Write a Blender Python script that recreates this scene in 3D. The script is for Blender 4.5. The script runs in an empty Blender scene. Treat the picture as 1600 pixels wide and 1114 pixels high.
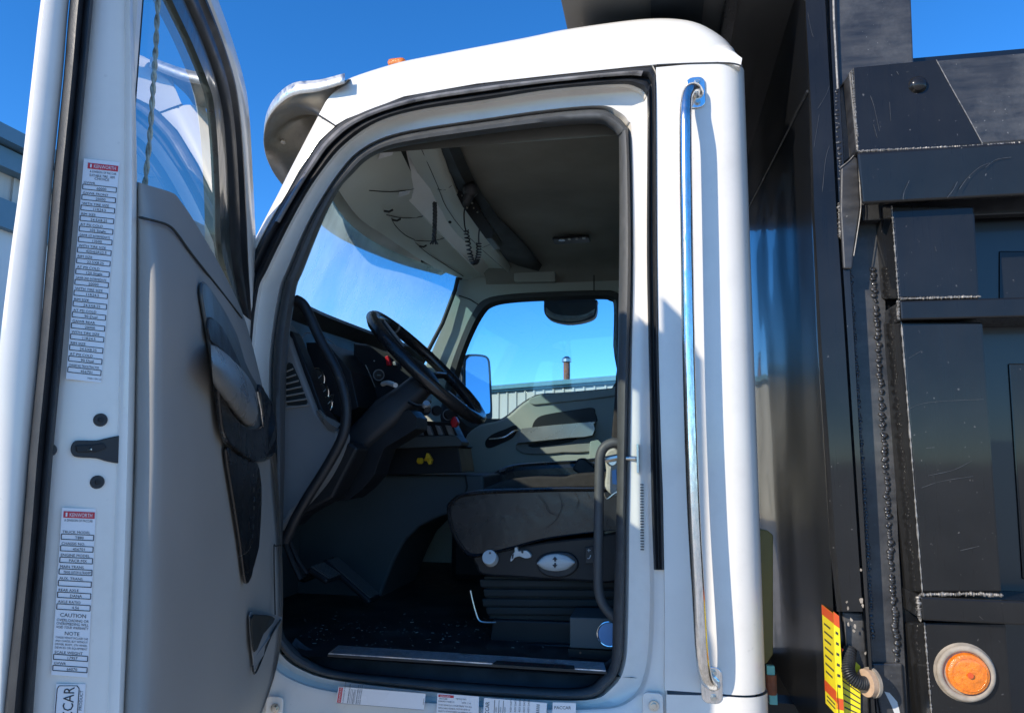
import bpy, math, random
from mathutils import Vector, Matrix
random.seed(7)
R = math.radians
S = bpy.context.scene
# ------------------------------------------------------------------ camera
LENS = 26.0; FPX = 1600*LENS/36.0
YAW, PITCH, ROLL = R(11.3), R(7.7), R(.55)
CAM = Vector((0, -1.95, 1.70))
_f0 = Vector((-math.sin(YAW), math.cos(YAW), 0)); _r0 = Vector((math.cos(YAW), math.sin(YAW), 0)); _U = Vector((0, 0, 1))
_f = _f0*math.cos(PITCH)+_U*math.sin(PITCH); _u = _U*math.cos(PITCH)-_f0*math.sin(PITCH)
_r1 = _r0*math.cos(ROLL)+_u*math.sin(ROLL); _u1 = _u*math.cos(ROLL)-_r0*math.sin(ROLL)
cd = bpy.data.cameras.new('camera'); cam = bpy.data.objects.new('camera', cd); S.collection.objects.link(cam)
cd.lens = LENS; cd.sensor_width = 36; cd.clip_start = .02; cd.clip_end = 3000
cam.matrix_world = Matrix.Translation(CAM) @ Matrix((_r1, _u1, -_f)).transposed().to_4x4()
S.camera = cam
# ------------------------------------------------------------------ sky, sun, exposure
SUNV = Vector((-.88, -1.0, .72)).normalized()
W = bpy.data.worlds.new('World'); S.world = W; W.use_nodes = True
nt = W.node_tree; bg = nt.nodes['Background']
sky = nt.nodes.new('ShaderNodeTexSky'); sky.sky_type = 'NISHITA'; sky.sun_disc = False
sky.sun_elevation = math.asin(SUNV.z); sky.sun_rotation = math.atan2(SUNV.x, SUNV.y)
sky.air_density = 1.0; sky.dust_density = 0.0; sky.ozone_density = 3.0; sky.altitude = 3200
hs = nt.nodes.new('ShaderNodeHueSaturation'); hs.inputs['Saturation'].default_value = 1.26
gn = nt.nodes.new('ShaderNodeMixRGB'); gn.blend_type = 'MULTIPLY'; gn.inputs[0].default_value = 1; gn.inputs[2].default_value = (.80, 1.0, 1.12, 1)
nt.links.new(sky.outputs[0], hs.inputs['Color']); nt.links.new(hs.outputs[0], gn.inputs[1]); nt.links.new(gn.outputs[0], bg.inputs[0])
bg.inputs[1].default_value = .14
sl = bpy.data.lights.new('sun', 'SUN'); sl.energy = 2.85; sl.angle = R(.53); sl.color = (1, .90, .75)
so = bpy.data.objects.new('sun', sl); S.collection.objects.link(so)
so.rotation_euler = SUNV.to_track_quat('Z', 'Y').to_euler()
S.view_settings.view_transform = 'Standard'; S.view_settings.look = 'None'
S.view_settings.exposure = 0.92; S.view_settings.gamma = 1
S.cycles.max_bounces = 8; S.cycles.transparent_max_bounces = 16; S.cycles.glossy_bounces = 5; S.cycles.diffuse_bounces = 5
S.cycles.caustics_reflective = False; S.cycles.caustics_refractive = False
# ------------------------------------------------------------------ picture measurements -> world planes
def ray(x, y): return _f + _r1*((x-800)/FPX) + _u1*((557-y)/FPX)
def PL(x, y, p0, n):
    d = ray(x, y); return CAM + d*((Vector(p0)-CAM).dot(n)/d.dot(n))
def P(x, y, Y=0.0): return PL(x, y, (0, Y, 0), Vector((0, 1, 0)))
def PX(x, y, X): return PL(x, y, (X, 0, 0), Vector((1, 0, 0)))
def PZ(x, y, Z): return PL(x, y, (0, 0, Z), Vector((0, 0, 1)))
def proj(p):
    v = p-CAM; return 800+FPX*v.dot(_r1)/v.dot(_f), 557-FPX*v.dot(_u1)/v.dot(_f)
HX = -1.14; DA = R(70)
DH = Vector((HX, 0, 0)); DD = Vector((math.cos(DA), -math.sin(DA), 0)); DN = Vector((math.sin(DA), math.cos(DA), 0))
def D(x, y, off=0.0): return PL(x, y, DH+DN*off, DN)
def DS(s, z, off=0.0): return DH + DD*s + DN*off + Vector((0, 0, z))
_I = D(208, 0, -.03); _O = PL(-4, 557, DH-DN*.14, DN)
_I.z = _O.z = 0; ED = (_O-_I).normalized(); EN = ED.cross(_U).normalized()
if EN.y > 0: EN = -EN
def Ef(x, y, off=0.0): return PL(x, y, _I+EN*off, EN)
# ------------------------------------------------------------------ materials
def newmat(name):
    m = bpy.data.materials.new(name); m.use_nodes = True
    return m, m.node_tree.nodes, m.node_tree.links, m.node_tree.nodes['Principled BSDF']
def noise(N, L, scale, detail=4, co='Object', sc=None, rough=.55):
    t = N.new('ShaderNodeTexCoord'); mp = N.new('ShaderNodeMapping'); n = N.new('ShaderNodeTexNoise')
    L.new(t.outputs[co], mp.inputs[0]); L.new(mp.outputs[0], n.inputs['Vector'])
    if sc: mp.inputs['Scale'].default_value = sc
    n.inputs['Scale'].default_value = scale; n.inputs['Detail'].default_value = detail; n.inputs['Roughness'].default_value = rough
    return n
def ramp(N, L, src, stops):
    r = N.new('ShaderNodeValToRGB'); el = r.color_ramp.elements
    while len(el) < len(stops): el.new(.5)
    for e, (p, c) in zip(el, stops):
        e.position = p; e.color = c if len(c) == 4 else (*c, 1)
    L.new(src, r.inputs[0]); return r
def mat(name, col, rough=.5, metal=0, coat=0, var=.12, vscale=6, bump=0, bscale=200, spec=.5, sc=None, rvar=.1, dust=0, dustcol=(.35, .33, .3), dscale=60, emis=None, speck=0, bdist=.002):
    m, N, L, b = newmat(name)
    b.inputs['Metallic'].default_value = metal; b.inputs['Coat Weight'].default_value = coat; b.inputs['Coat Roughness'].default_value = .06
    b.inputs['Specular IOR Level'].default_value = spec
    n = noise(N, L, vscale, 5, sc=sc)
    c0 = tuple(c*(1-var) for c in col); c1 = tuple(min(1, c*(1+var)) for c in col)
    r = ramp(N, L, n.outputs['Fac'], [(.3, c0), (.7, c1)]); out = r.outputs[0]
    def over(out, fac, colr):
        mx = N.new('ShaderNodeMixRGB'); L.new(fac, mx.inputs[0]); L.new(out, mx.inputs[1]); mx.inputs[2].default_value = (*colr, 1); return mx.outputs[0]
    if dust:
        n2 = noise(N, L, 5, 8, rough=.7); r2 = ramp(N, L, n2.outputs['Fac'], [(.48, (0, 0, 0)), (.75, (dust,)*3)]); out = over(out, r2.outputs[0], dustcol)
    if speck:
        n3 = noise(N, L, dscale, 2, rough=.4); r3 = ramp(N, L, n3.outputs['Fac'], [(.74, (0, 0, 0)), (.77, (speck,)*3)]); out = over(out, r3.outputs[0], dustcol)
    L.new(out, b.inputs['Base Color'])
    rr = ramp(N, L, n.outputs['Fac'], [(.3, (max(0, rough-rvar),)*3), (.7, (min(1, rough+rvar),)*3)]); L.new(rr.outputs[0], b.inputs['Roughness'])
    if bump:
        nb = noise(N, L, bscale, 3); bp = N.new('ShaderNodeBump'); bp.inputs['Strength'].default_value = bump; bp.inputs['Distance'].default_value = bdist
        L.new(nb.outputs['Fac'], bp.inputs['Height']); L.new(bp.outputs[0], b.inputs['Normal'])
    if emis: b.inputs['Emission Color'].default_value = (*emis, 1); b.inputs['Emission Strength'].default_value = 1
    return m
M = {}
M['white'] = mat('white_paint', (.80, .755, .68), .36, coat=.35, var=.03, rvar=.08, bump=.12, bscale=3, dust=.30, dustcol=(.52, .49, .43), bdist=.004, speck=.25, dscale=45)
M['worn'] = mat('worn_white_paint', (.70, .70, .70), .45, coat=.1, var=.1, vscale=14, sc=(6, 6, .6), dust=.5, dustcol=(.5, .5, .5))
def black_paint():
    m, N, L, b = newmat('glossy_black_paint')
    b.inputs['Coat Weight'].default_value = .5; b.inputs['Coat Roughness'].default_value = .06; b.inputs['Specular IOR Level'].default_value = .12
    n = noise(N, L, 4, 6); n2 = noise(N, L, 90, 2, rough=.5); n3 = noise(N, L, 10, 3, sc=(9, 9, .5))
    base = ramp(N, L, n.outputs['Fac'], [(.3, (.008, .008, .008)), (.7, (.018, .0175, .017))])
    sp = ramp(N, L, n2.outputs['Fac'], [(.735, (0, 0, 0)), (.765, (.8, .8, .8))])
    mx = N.new('ShaderNodeMixRGB'); L.new(sp.outputs[0], mx.inputs[0]); L.new(base.outputs[0], mx.inputs[1]); mx.inputs[2].default_value = (.13, .125, .12, 1)
    # fine scratches
    v = noise(N, L, 3, 8, sc=(1, 1, 14), rough=.8); sr = ramp(N, L, v.outputs['Fac'], [(.66, (0, 0, 0)), (.70, (.3, .3, .3)), (.72, (0, 0, 0))])
    mx2 = N.new('ShaderNodeMixRGB'); L.new(sr.outputs[0], mx2.inputs[0]); L.new(mx.outputs[0], mx2.inputs[1]); mx2.inputs[2].default_value = (.12, .12, .12, 1)
    L.new(mx2.outputs[0], b.inputs['Base Color'])
    rr = ramp(N, L, n3.outputs['Fac'], [(.3, (.25,)*3), (.7, (.42,)*3)]); L.new(rr.outputs[0], b.inputs['Roughness'])
    nb = noise(N, L, 250, 2); bp = N.new('ShaderNodeBump'); bp.inputs['Strength'].default_value = .12; bp.inputs['Distance'].default_value = .001
    L.new(nb.outputs['Fac'], bp.inputs['Height']); L.new(bp.outputs[0], b.inputs['Normal'])
    return m
M['black'] = black_paint()
def wavy_black():
    m, N, L, b = newmat('mirror_black_sheet')
    b.inputs['Base Color'].default_value = (.008, .009, .011, 1); b.inputs['Roughness'].default_value = .3
    b.inputs['Coat Weight'].default_value = .35; b.inputs['Coat Roughness'].default_value = .03; b.inputs['Coat IOR'].default_value = 1.45
    nb = noise(N, L, 1.3, 1, sc=(1, 1.2, .8)); bp = N.new('ShaderNodeBump'); bp.inputs['Strength'].default_value = .5; bp.inputs['Distance'].default_value = .05
    L.new(nb.outputs['Fac'], bp.inputs['Height']); L.new(bp.outputs[0], b.inputs['Normal']); L.new(bp.outputs[0], b.inputs['Coat Normal'])
    return m
M['wavy'] = wavy_black()
M['dustyblack'] = mat('weathered_black_paint', (.03, .03, .032), .5, var=.4, vscale=12, coat=.2, speck=.5, dscale=120, dustcol=(.3, .29, .27), sc=(1, 1, 5), dust=.25)
M['edge'] = mat('worn_lit_edge', (.22, .205, .185), .45, metal=.3, var=.5, vscale=80)  # pale for bare wear and for light caught along ridges and bevels
M['bead'] = mat('weld_bead', (.035, .035, .036), .35, metal=.2, var=.6, vscale=60, coat=.5)
M['rubber'] = mat('black_rubber', (.018, .019, .021), .5, var=.25, vscale=20, bump=.3, bscale=300, speck=.2, dustcol=(.1, .1, .1), bdist=.001)
M['rubber2'] = mat('textured_grey_rubber', (.07, .072, .072), .55, var=.15, vscale=30, bump=.5, bscale=500, bdist=.001)
M['sill'] = mat('scuffed_sill_plastic', (.03, .036, .042), .42, var=.3, vscale=12, bump=.2, bscale=200, dust=.35, dustcol=(.13, .14, .15), bdist=.001)
M['trim'] = mat('grey_trim_plastic', (.31, .295, .27), .68, spec=.3, var=.05, vscale=3, bump=.35, bscale=700, rvar=.06, dust=.08, bdist=.0006)
M['trimlight'] = mat('silver_plastic', (.30, .30, .29), .3, metal=.35, var=.06, vscale=8)
M['trimdark'] = mat('dark_grey_trim', (.085, .095, .095), .45, var=.06, bump=.3, bscale=500, bdist=.0006)
M['column'] = mat('column_shroud', (.026, .027, .029), .45, var=.08, bump=.3, bscale=500, bdist=.0006, spec=.35)
M['console'] = mat('greygreen_console_lightened', (.56, .58, .51), .55, var=.05, vscale=3, bump=.25, bscale=500, bdist=.0006)  # paler copy of the grey-green trim, standing in for missing bounced light
M['green'] = mat('greygreen_trim', (.37, .39, .345), .55, var=.06, vscale=3, bump=.3, bscale=500, bdist=.0006)
M['greendark'] = mat('dark_seam', (.02, .022, .02), .7)
M['headliner'] = mat('headliner_fabric', (.26, .255, .22), .95, var=.15, vscale=4, bump=.4, bscale=600, spec=.1, bdist=.001)
M['dash'] = mat('black_dash_plastic', (.016, .017, .019), .42, var=.15, vscale=6, spec=.3, bump=.3, bscale=500, bdist=.0006)
M['dashgrey'] = mat('charcoal_dash_plastic', (.23, .23, .225), .5, var=.1, vscale=4, bump=.3, bscale=500, bdist=.0006)
M['teal'] = mat('dark_console_plastic', (.065, .078, .08), .6, var=.15, vscale=4)
M['leather'] = mat('black_leather', (.014, .014, .015), .27, var=.1, vscale=10, bump=.3, bscale=7, rvar=.03, bdist=.010)
M['fabric'] = mat('grey_seat_fabric', (.04, .037, .035), .9, var=.2, vscale=60, bump=.5, bscale=300, spec=.2)
M['mat'] = mat('dusty_rubber_mat', (.012, .012, .013), .6, var=.3, dust=.3, dustcol=(.30, .26, .2), vscale=20, speck=.9, dscale=90)
M['plwhite'] = mat('white_plastic', (.62, .63, .60), .4, var=.06, vscale=30)
M['steel'] = mat('zinc_steel', (.55, .53, .48), .3, metal=1, var=.15, vscale=40)
M['rust'] = mat('rusty_metal', (.28, .10, .05), .8, var=.5, vscale=12, dust=.6, dustcol=(.3, .27, .24))
M['red'] = mat('red_plastic', (.55, .01, .02), .35, var=.1)
M['yellow'] = mat('yellow_plastic', (.75, .45, .02), .4, var=.1)
M['orange'] = mat('orange_lamp', (.80, .20, .01), .15, coat=.8, var=.25, vscale=90, bump=.8, bscale=260)
M['ink'] = mat('black_ink', (.03, .03, .035), .6)
M['redink'] = mat('red_ink', (.62, .03, .05), .5)
M['paper'] = mat('label_film', (.80, .80, .80), .3, coat=.3, var=.02)
M['decaly'] = mat('yellow_decal', (.85, .70, .02), .35, var=.04)
M['decalr'] = mat('red_decal', (.65, .09, .02), .35, var=.04)
M['tan'] = mat('tan_grommet', (.50, .34, .22), .7, var=.15, vscale=40)
M['gasket'] = mat('dusty_gasket', (.32, .27, .21), .7, var=.3, vscale=30)
M['cyan'] = mat('teal_connector', (.15, .5, .48), .4)
M['bag'] = mat('grey_webbing', (.42, .42, .38), .6, var=.2, vscale=40)
M['bluetag'] = mat('blue_tag', (.15, .35, .65), .5)
M['amberplate'] = mat('olive_yellow_panel', (.30, .24, .07), .5, var=.15)
def metal(name, col, rough, lo, sc, bump=0, bs=30):
    m, N, L, b = newmat(name); b.inputs['Metallic'].default_value = 1
    n = noise(N, L, 30, 6, sc=sc, rough=.7)
    r = ramp(N, L, n.outputs['Fac'], [(.35, tuple(c*lo for c in col)), (.6, col)]); L.new(r.outputs[0], b.inputs['Base Color'])
    rr = ramp(N, L, n.outputs['Fac'], [(.35, (rough*2.2,)*3), (.65, (rough,)*3)]); L.new(rr.outputs[0], b.inputs['Roughness'])
    if bump:
        nb = noise(N, L, bs, 3); bp = N.new('ShaderNodeBump'); bp.inputs['Strength'].default_value = bump; bp.inputs['Distance'].default_value = .004
        L.new(nb.outputs['Fac'], bp.inputs['Height']); L.new(bp.outputs[0], b.inputs['Normal'])
    return m
M['chrome'] = metal('worn_chrome', (.90, .89, .86), .12, .62, (6, 6, 1.0), .05, 40)
M['stainless'] = metal('shaded_visor_sheet', (.34, .31, .26), .30, .8, (.15, .15, .15), .1, 3)  # visor steel, darkened and browned for its shaded underside
M['stainlit'] = metal('sunlit_visor_rim', (.80, .80, .78), .3, .75, (1, 1, 1), .1, 20)  # brighter copy of the visor steel, sunlight put into the colour
M['alu'] = metal('aluminium_tread', (.62, .64, .68), .32, .7, (1, 1, 1))
def mirror_glass():
    m, N, L, b = newmat('mirror_glass'); b.inputs['Metallic'].default_value = 1; b.inputs['Roughness'].default_value = .03
    b.inputs['Base Color'].default_value = (.8, .85, .88, 1); return m
M['mirror'] = mirror_glass()
def glass(name, tint, dirt=0.0, dirtcol=(.7, .75, .78), band=False, ior=1.5, refl=1.7):
    m = bpy.data.materials.new(name); m.use_nodes = True; N = m.node_tree.nodes; L = m.node_tree.links; N.clear()
    o = N.new('ShaderNodeOutputMaterial'); tr = N.new('ShaderNodeBsdfTransparent'); tr.inputs[0].default_value = (*tint, 1)
    gl = N.new('ShaderNodeBsdfGlossy'); gl.inputs['Roughness'].default_value = .01; gl.inputs[0].default_value = (1, 1, 1, 1)
    fr = N.new('ShaderNodeFresnel'); fr.inputs['IOR'].default_value = ior
    m2 = N.new('ShaderNodeMath'); m2.operation = 'MULTIPLY'; m2.inputs[1].default_value = refl; m2.use_clamp = True; L.new(fr.outputs[0], m2.inputs[0])
    mx = N.new('ShaderNodeMixShader'); L.new(m2.outputs[0], mx.inputs[0]); L.new(tr.outputs[0], mx.inputs[1]); L.new(gl.outputs[0], mx.inputs[2])
    out = mx.outputs[0]
    if band:
        t = N.new('ShaderNodeTexCoord'); sx = N.new('ShaderNodeSeparateXYZ'); L.new(t.outputs['Object'], sx.inputs[0])
        r = ramp(N, L, sx.outputs['Z'], [(.0, tint), (1, (.40, .74, .84))]); r.color_ramp.elements[0].position = band[0]; r.color_ramp.elements[1].position = band[1]
        mr = N.new('ShaderNodeMapRange'); mr.inputs['From Min'].default_value = 0; mr.inputs['From Max'].default_value = 4
        L.new(sx.outputs['Z'], mr.inputs['Value']); L.new(mr.outputs[0], r.inputs[0]); L.new(r.outputs[0], tr.inputs[0])
    if dirt:
        df = N.new('ShaderNodeBsdfTranslucent'); df.inputs[0].default_value = (*dirtcol, 1)
        d2 = N.new('ShaderNodeBsdfDiffuse'); d2.inputs[0].default_value = (*dirtcol, 1)
        ad = N.new('ShaderNodeMixShader'); ad.inputs[0].default_value = .3; L.new(df.outputs[0], ad.inputs[1]); L.new(d2.outputs[0], ad.inputs[2])
        n = noise(N, L, 2.2, 7, rough=.6); r = ramp(N, L, n.outputs['Fac'], [(.3, (dirt*.5,)*3), (.7, (dirt*1.3,)*3)])
        mx2 = N.new('ShaderNodeMixShader'); L.new(r.outputs[0], mx2.inputs[0]); L.new(out, mx2.inputs[1]); L.new(ad.outputs[0], mx2.inputs[2]); out = mx2.outputs[0]
    L.new(out, o.inputs[0]); return m
M['glass_door'] = glass('door_glass', (.80, .90, .88), .012)
M['glass_far'] = glass('passenger_glass', (.60, .80, .90), .012)
M['glass_ws'] = glass('windshield_glass', (.74, .94, .96), .32, dirtcol=(.66, .86, .92), band=(2.42/4, 2.60/4), refl=.05)
# ------------------------------------------------------------------ mesh helpers
class MB:
    def __init__(s): s.v = []; s.f = []; s.m = []; s.mats = []
    def mi(s, m):
        if m not in s.mats: s.mats.append(m)
        return s.mats.index(m)
    def add(s, vs, fs, m):
        b = len(s.v); s.v += [tuple(v) for v in vs]; k = s.mi(m)
        for f in fs: s.f.append(tuple(b+i for i in f)); s.m.append(k)
        return s
    def build(s, name, parent=None, smooth=False, bevel=0, seg=2, sub=0, solid=0, autosm=35):
        me = bpy.data.meshes.new(name); me.from_pydata(s.v, [], s.f)
        for m in s.mats: me.materials.append(M[m])
        for p, k in zip(me.polygons, s.m): p.material_index = k
        me.validate(); me.update()
        o = bpy.data.objects.new(name, me); S.collection.objects.link(o)
        if smooth:
            me.polygons.foreach_set('use_smooth', [True]*len(me.polygons))
            try: me.set_sharp_from_angle(angle=R(autosm))
            except Exception: pass
        if solid:
            md = o.modifiers.new('s', 'SOLIDIFY'); md.thickness = solid; md.offset = 0
        if sub:
            md = o.modifiers.new('u', 'SUBSURF'); md.levels = sub; md.render_levels = sub
        if bevel:
            md = o.modifiers.new('b', 'BEVEL'); md.width = bevel; md.segments = seg; md.limit_method = 'ANGLE'; md.angle_limit = R(30)
        if parent is not None:
            o.parent = parent; o.matrix_parent_inverse = (PW.get(parent.name, Matrix.Identity(4))).inverted()
        return o
    def prism(s, pts, vec, m):
        n = len(pts); vec = Vector(vec); a = [Vector(p) for p in pts]; b = [p+vec for p in a]
        fs = [tuple(range(n)), tuple(range(2*n-1, n-1, -1))]
        for i in range(n): j = (i+1) % n; fs.append((i, i+n, j+n, j))
        return s.add(a+b, fs, m)
    def box(s, c, sz, m, rot=None):
        c = Vector(c); q = rot if rot else Matrix.Identity(3)
        vs = [c+q @ Vector((sx*sz[0]/2, sy*sz[1]/2, sz_*sz[2]/2)) for sx in (-1, 1) for sy in (-1, 1) for sz_ in (-1, 1)]
        return s.add(vs, [(0, 1, 3, 2), (4, 6, 7, 5), (0, 4, 5, 1), (2, 3, 7, 6), (0, 2, 6, 4), (1, 5, 7, 3)], m)
    def tube(s, path, r, m, n=10, closed=False, cap=True, flat=1.0):
        path = [Vector(p) for p in path]; k = len(path); rs = r if isinstance(r, (list, tuple)) else [r]*k
        ts = []
        for i in range(k):
            a = path[(i-1) % k] if (closed or i > 0) else path[i]; b = path[(i+1) % k] if (closed or i < k-1) else path[i]
            t = (b-a); ts.append(t.normalized() if t.length > 1e-9 else Vector((0, 0, 1)))
        nrm = ts[0].orthogonal().normalized(); vs = []
        for i in range(k):
            nrm = (nrm - ts[i]*nrm.dot(ts[i])).normalized(); bi = ts[i].cross(nrm)
            for j in range(n):
                a = 2*math.pi*j/n; vs.append(path[i]+(nrm*math.cos(a)+bi*math.sin(a)*flat)*rs[i])
        fs = []
        for i in range(k if closed else k-1):
            i2 = (i+1) % k
            for j in range(n): j2 = (j+1) % n; fs.append((i*n+j, i*n+j2, i2*n+j2, i2*n+j))
        if cap and not closed: fs += [tuple(range(n-1, -1, -1)), tuple(range((k-1)*n, k*n))]
        return s.add(vs, fs, m)
    def disc(s, c, nrm, r, h, m, n=24, r2=None, dome=0):
        """cylinder from c along nrm by h; r2 = top radius; dome adds a rounded top"""
        c = Vector(c); w = Vector(nrm).normalized(); u = w.orthogonal().normalized(); v = w.cross(u); r2 = r if r2 is None else r2
        rings = [(r, 0), (r2, h)]
        if dome: rings += [(r2*math.cos(a), h+dome*math.sin(a)) for a in (.4, .8, 1.2, 1.5)]
        vs = []
        for rr, hh in rings:
            for j in range(n): a = 2*math.pi*j/n; vs.append(c+u*(rr*math.cos(a))+v*(rr*math.sin(a))+w*hh)
        fs = []
        for i in range(len(rings)-1):
            for j in range(n): j2 = (j+1) % n; fs.append((i*n+j, i*n+j2, (i+1)*n+j2, (i+1)*n+j))
        fs.append(tuple(range(n-1, -1, -1))); fs.append(tuple(range((len(rings)-1)*n, len(rings)*n)))
        return s.add(vs, fs, m)
    def ring(s, c, nrm, r, rt, m, n=28, k=8):
        c = Vector(c); w = Vector(nrm).normalized(); u = w.orthogonal().normalized(); v = w.cross(u)
        return s.tube([c+u*(r*math.cos(2*math.pi*j/n))+v*(r*math.sin(2*math.pi*j/n)) for j in range(n)], rt, m, k, closed=True)
    def loft(s, loops, m, closed=True, mats=None):
        n = len(loops[0]); vs = [p for l in loops for p in l]
        for i in range(len(loops)-1):
            pass
        b = len(s.v); s.v += [tuple(v) for v in vs]
        for i in range(len(loops)-1):
            k = s.mi(mats[i] if mats else m)
            for j in range(n if closed else n-1):
                j2 = (j+1) % n; s.f.append((b+i*n+j, b+i*n+j2, b+(i+1)*n+j2, b+(i+1)*n+j)); s.m.append(k)
        return s
    def text(s, body, o, ux, uy, h, m, width=None, align='CENTER', maxw=None):
        """lettering standing on the point o, running along ux, letter height h along uy; width squeezes it"""
        vs, fs = glyphs(body)
        if not vs: return s
        x0 = min(v[0] for v in vs); x1 = max(v[0] for v in vs); sx = h/.7; sy = h/.7
        if width: sx = width/(x1-x0)
        if maxw and sx*(x1-x0) > maxw: sx = maxw/(x1-x0)
        off = {'CENTER': -(x0+x1)/2, 'LEFT': -x0, 'RIGHT': -x1}[align]
        return s.add([Vector(o)+Vector(ux)*((v[0]+off)*sx)+Vector(uy)*(v[1]*sy) for v in vs], fs, m)
_gl = {}
def glyphs(body):
    if body in _gl: return _gl[body]
    cu = bpy.data.curves.new('t', 'FONT'); cu.body = body; cu.resolution_u = 2; ob = bpy.data.objects.new('t', cu)
    me = bpy.data.meshes.new_from_object(ob)
    r = ([tuple(v.co) for v in me.vertices], [tuple(p.vertices) for p in me.polygons])
    bpy.data.objects.remove(ob); bpy.data.meshes.remove(me); bpy.data.curves.remove(cu)
    _gl[body] = r; return r
PW = {}
def thing(name, label, cat, loc=(0, 0, 0), group=None):
    o = bpy.data.objects.new(name, None); S.collection.objects.link(o); o.location = loc; o.empty_display_size = .2
    PW[o.name] = Matrix.Translation(Vector(loc)); tag(o, label, cat, group); return o
def tag(o, label, cat, group=None, kind=None):
    if label: o['label'] = label
    if cat: o['category'] = cat
    if group: o['group'] = group
    if kind: o['kind'] = kind
    return o
def crs(keys, n=6, closed=False):
    """smooth curve through the key points"""
    ks = [Vector((*k, 0)) if len(k) == 2 else Vector(k) for k in keys]; N = len(ks); out = []
    for i in range(N if closed else N-1):
        p1 = ks[i]; p2 = ks[(i+1) % N]; p0 = ks[i-1] if (closed or i > 0) else p1; p3 = ks[(i+2) % N] if (closed or i < N-2) else p2
        for j in range(n):
            t = j/n; a = .5*((2*p1)+(p2-p0)*t+(2*p0-5*p1+4*p2-p3)*t*t+(3*p1-p0-3*p2+p3)*t*t*t); out.append(a)
    if not closed: out.append(ks[-1])
    return out
def sm(L, n=4): return [Vector(v) for v in crs([tuple(v) for v in L], n)]
def px(keys, Y, n=6, closed=False):
    out = []
    for q in crs(keys, n, closed):
        yy = Y(q) if callable(Y) else Y; out.append(P(q.x, q.y, yy))
    return out
def poly(pts, Y): return [P(x, y, Y) for x, y in pts]
def rrect(c, u, v, w, h, r, n=4):
    c = Vector(c); pts = []
    for cx, cy, a0 in ((w/2-r, h/2-r, 0), (-w/2+r, h/2-r, 90), (-w/2+r, -h/2+r, 180), (w/2-r, -h/2+r, 270)):
        for i in range(n+1):
            a = R(a0+90*i/n); pts.append(c+u*(cx+r*math.cos(a))+v*(cy+r*math.sin(a)))
    return pts
XV, YV, ZV = Vector((1, 0, 0)), Vector((0, 1, 0)), Vector((0, 0, 1))

# ================================================================== ground and buildings
g = MB(); g.add([(-600, -600, 0), (600, -600, 0), (600, 600, 0), (-600, 600, 0)], [(0, 1, 2, 3)], 'ground')  if False else None
M['ground'] = mat('pale_gravel_lot', (.52, .47, .39), .9, var=.3, vscale=3, bump=.5, bscale=60, speck=.4, dscale=25)
gm = MB(); gm.add([(-700, -700, 0), (700, -700, 0), (700, 700, 0), (-700, 700, 0)], [(0, 1, 2, 3)], 'ground')
tag(gm.build('ground'), None, None, kind='structure')
M['siding'] = mat('cream_metal_siding', (.50, .48, .40), .5, var=.05, vscale=2, sc=(1, 1, .2))
M['tealtrim'] = mat('teal_roof_trim', (.10, .24, .26), .5, var=.08)
M['bluetrim'] = mat('slate_blue_trim', (.10, .19, .25), .5, var=.08)
M['greysiding'] = mat('weathered_siding', (.50, .48, .43), .6, var=.1, vscale=1, sc=(1, 8, .3))
M['whitewall'] = mat('white_wall_panel', (.62, .62, .60), .6, var=.04)
# far workshop seen through the passenger window
def far_building():
    A = P(640, 613.5, 26); B = P(1330, 560, 17)      # eave line ends
    t = thing('metal_building', 'long cream ribbed metal building with teal eave trim seen through the passenger window', 'building', (A.x, A.y, 0))
    d = Vector((B.x-A.x, B.y-A.y, 0)); L = d.length; d.normalize(); nn = Vector((d.y, -d.x, 0))
    if nn.y > 0: nn = -nn
    w = MB(); prof = []; s = 0
    def top(s): return A.z+(B.z-A.z)*s/L*1.0
    pitch = .42
    while s < L:
        for ds, off in ((0, 0), (pitch*.78, 0), (pitch*.82, .06), (pitch*.95, .06), (pitch*.99, 0)): prof.append((s+ds, off))
        s += pitch
    zt = (A.z+B.z)/2
    lo = [A+d*q+nn*o for q, o in prof]; 
    w.loft([[Vector((p.x, p.y, 0)) for p in lo], [Vector((p.x, p.y, zt-.25)) for p in lo]], 'siding', closed=False)
    back = [Vector((A.x, A.y, 0)), Vector((A.x, A.y, 0))+d*L, Vector((A.x, A.y, 0))+d*L-nn*14, Vector((A.x, A.y, 0))-nn*14]
    w.loft([[p-nn*.05 for p in back], [p-nn*.05+ZV*(zt-.25) for p in back]], 'siding')
    w.build('wall', t)
    r = MB(); a0 = Vector((A.x, A.y, 0))-d*.3; b0 = a0+d*(L+.6)
    r.prism([a0+nn*.12+ZV*(zt-.22), a0+nn*.12+ZV*zt, a0-nn*7+ZV*(zt+.5), a0-nn*14+ZV*zt, a0-nn*14+ZV*(zt-.22)], b0-a0, 'tealtrim'); r.build('roof', t)
    gt = MB(); gt.box((a0+b0)/2+nn*.2+ZV*(zt-.07), (.14, (b0-a0).length, .14), 'tealtrim', rot=Matrix((nn, d, ZV)).transposed()); gt.build('gutter', t)
    c = P(885.5, 588, 27); ch = MB(); r0 = .13
    c0 = Vector((c.x, c.y, c.z-.6)); ch.disc(c0, ZV, r0, 1.25, 'rust', 16); pipe = ch.build('vent_pipe', t)
    cc = MB(); cc.disc(c0+ZV*1.17, ZV, r0*1.5, .12, 'steel', 16, r2=r0*1.5); cc.disc(c0+ZV*1.29, ZV, r0*1.5, .1, 'steel', 16, r2=r0*.6); cc.build('cap', pipe)
far_building()
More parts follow.
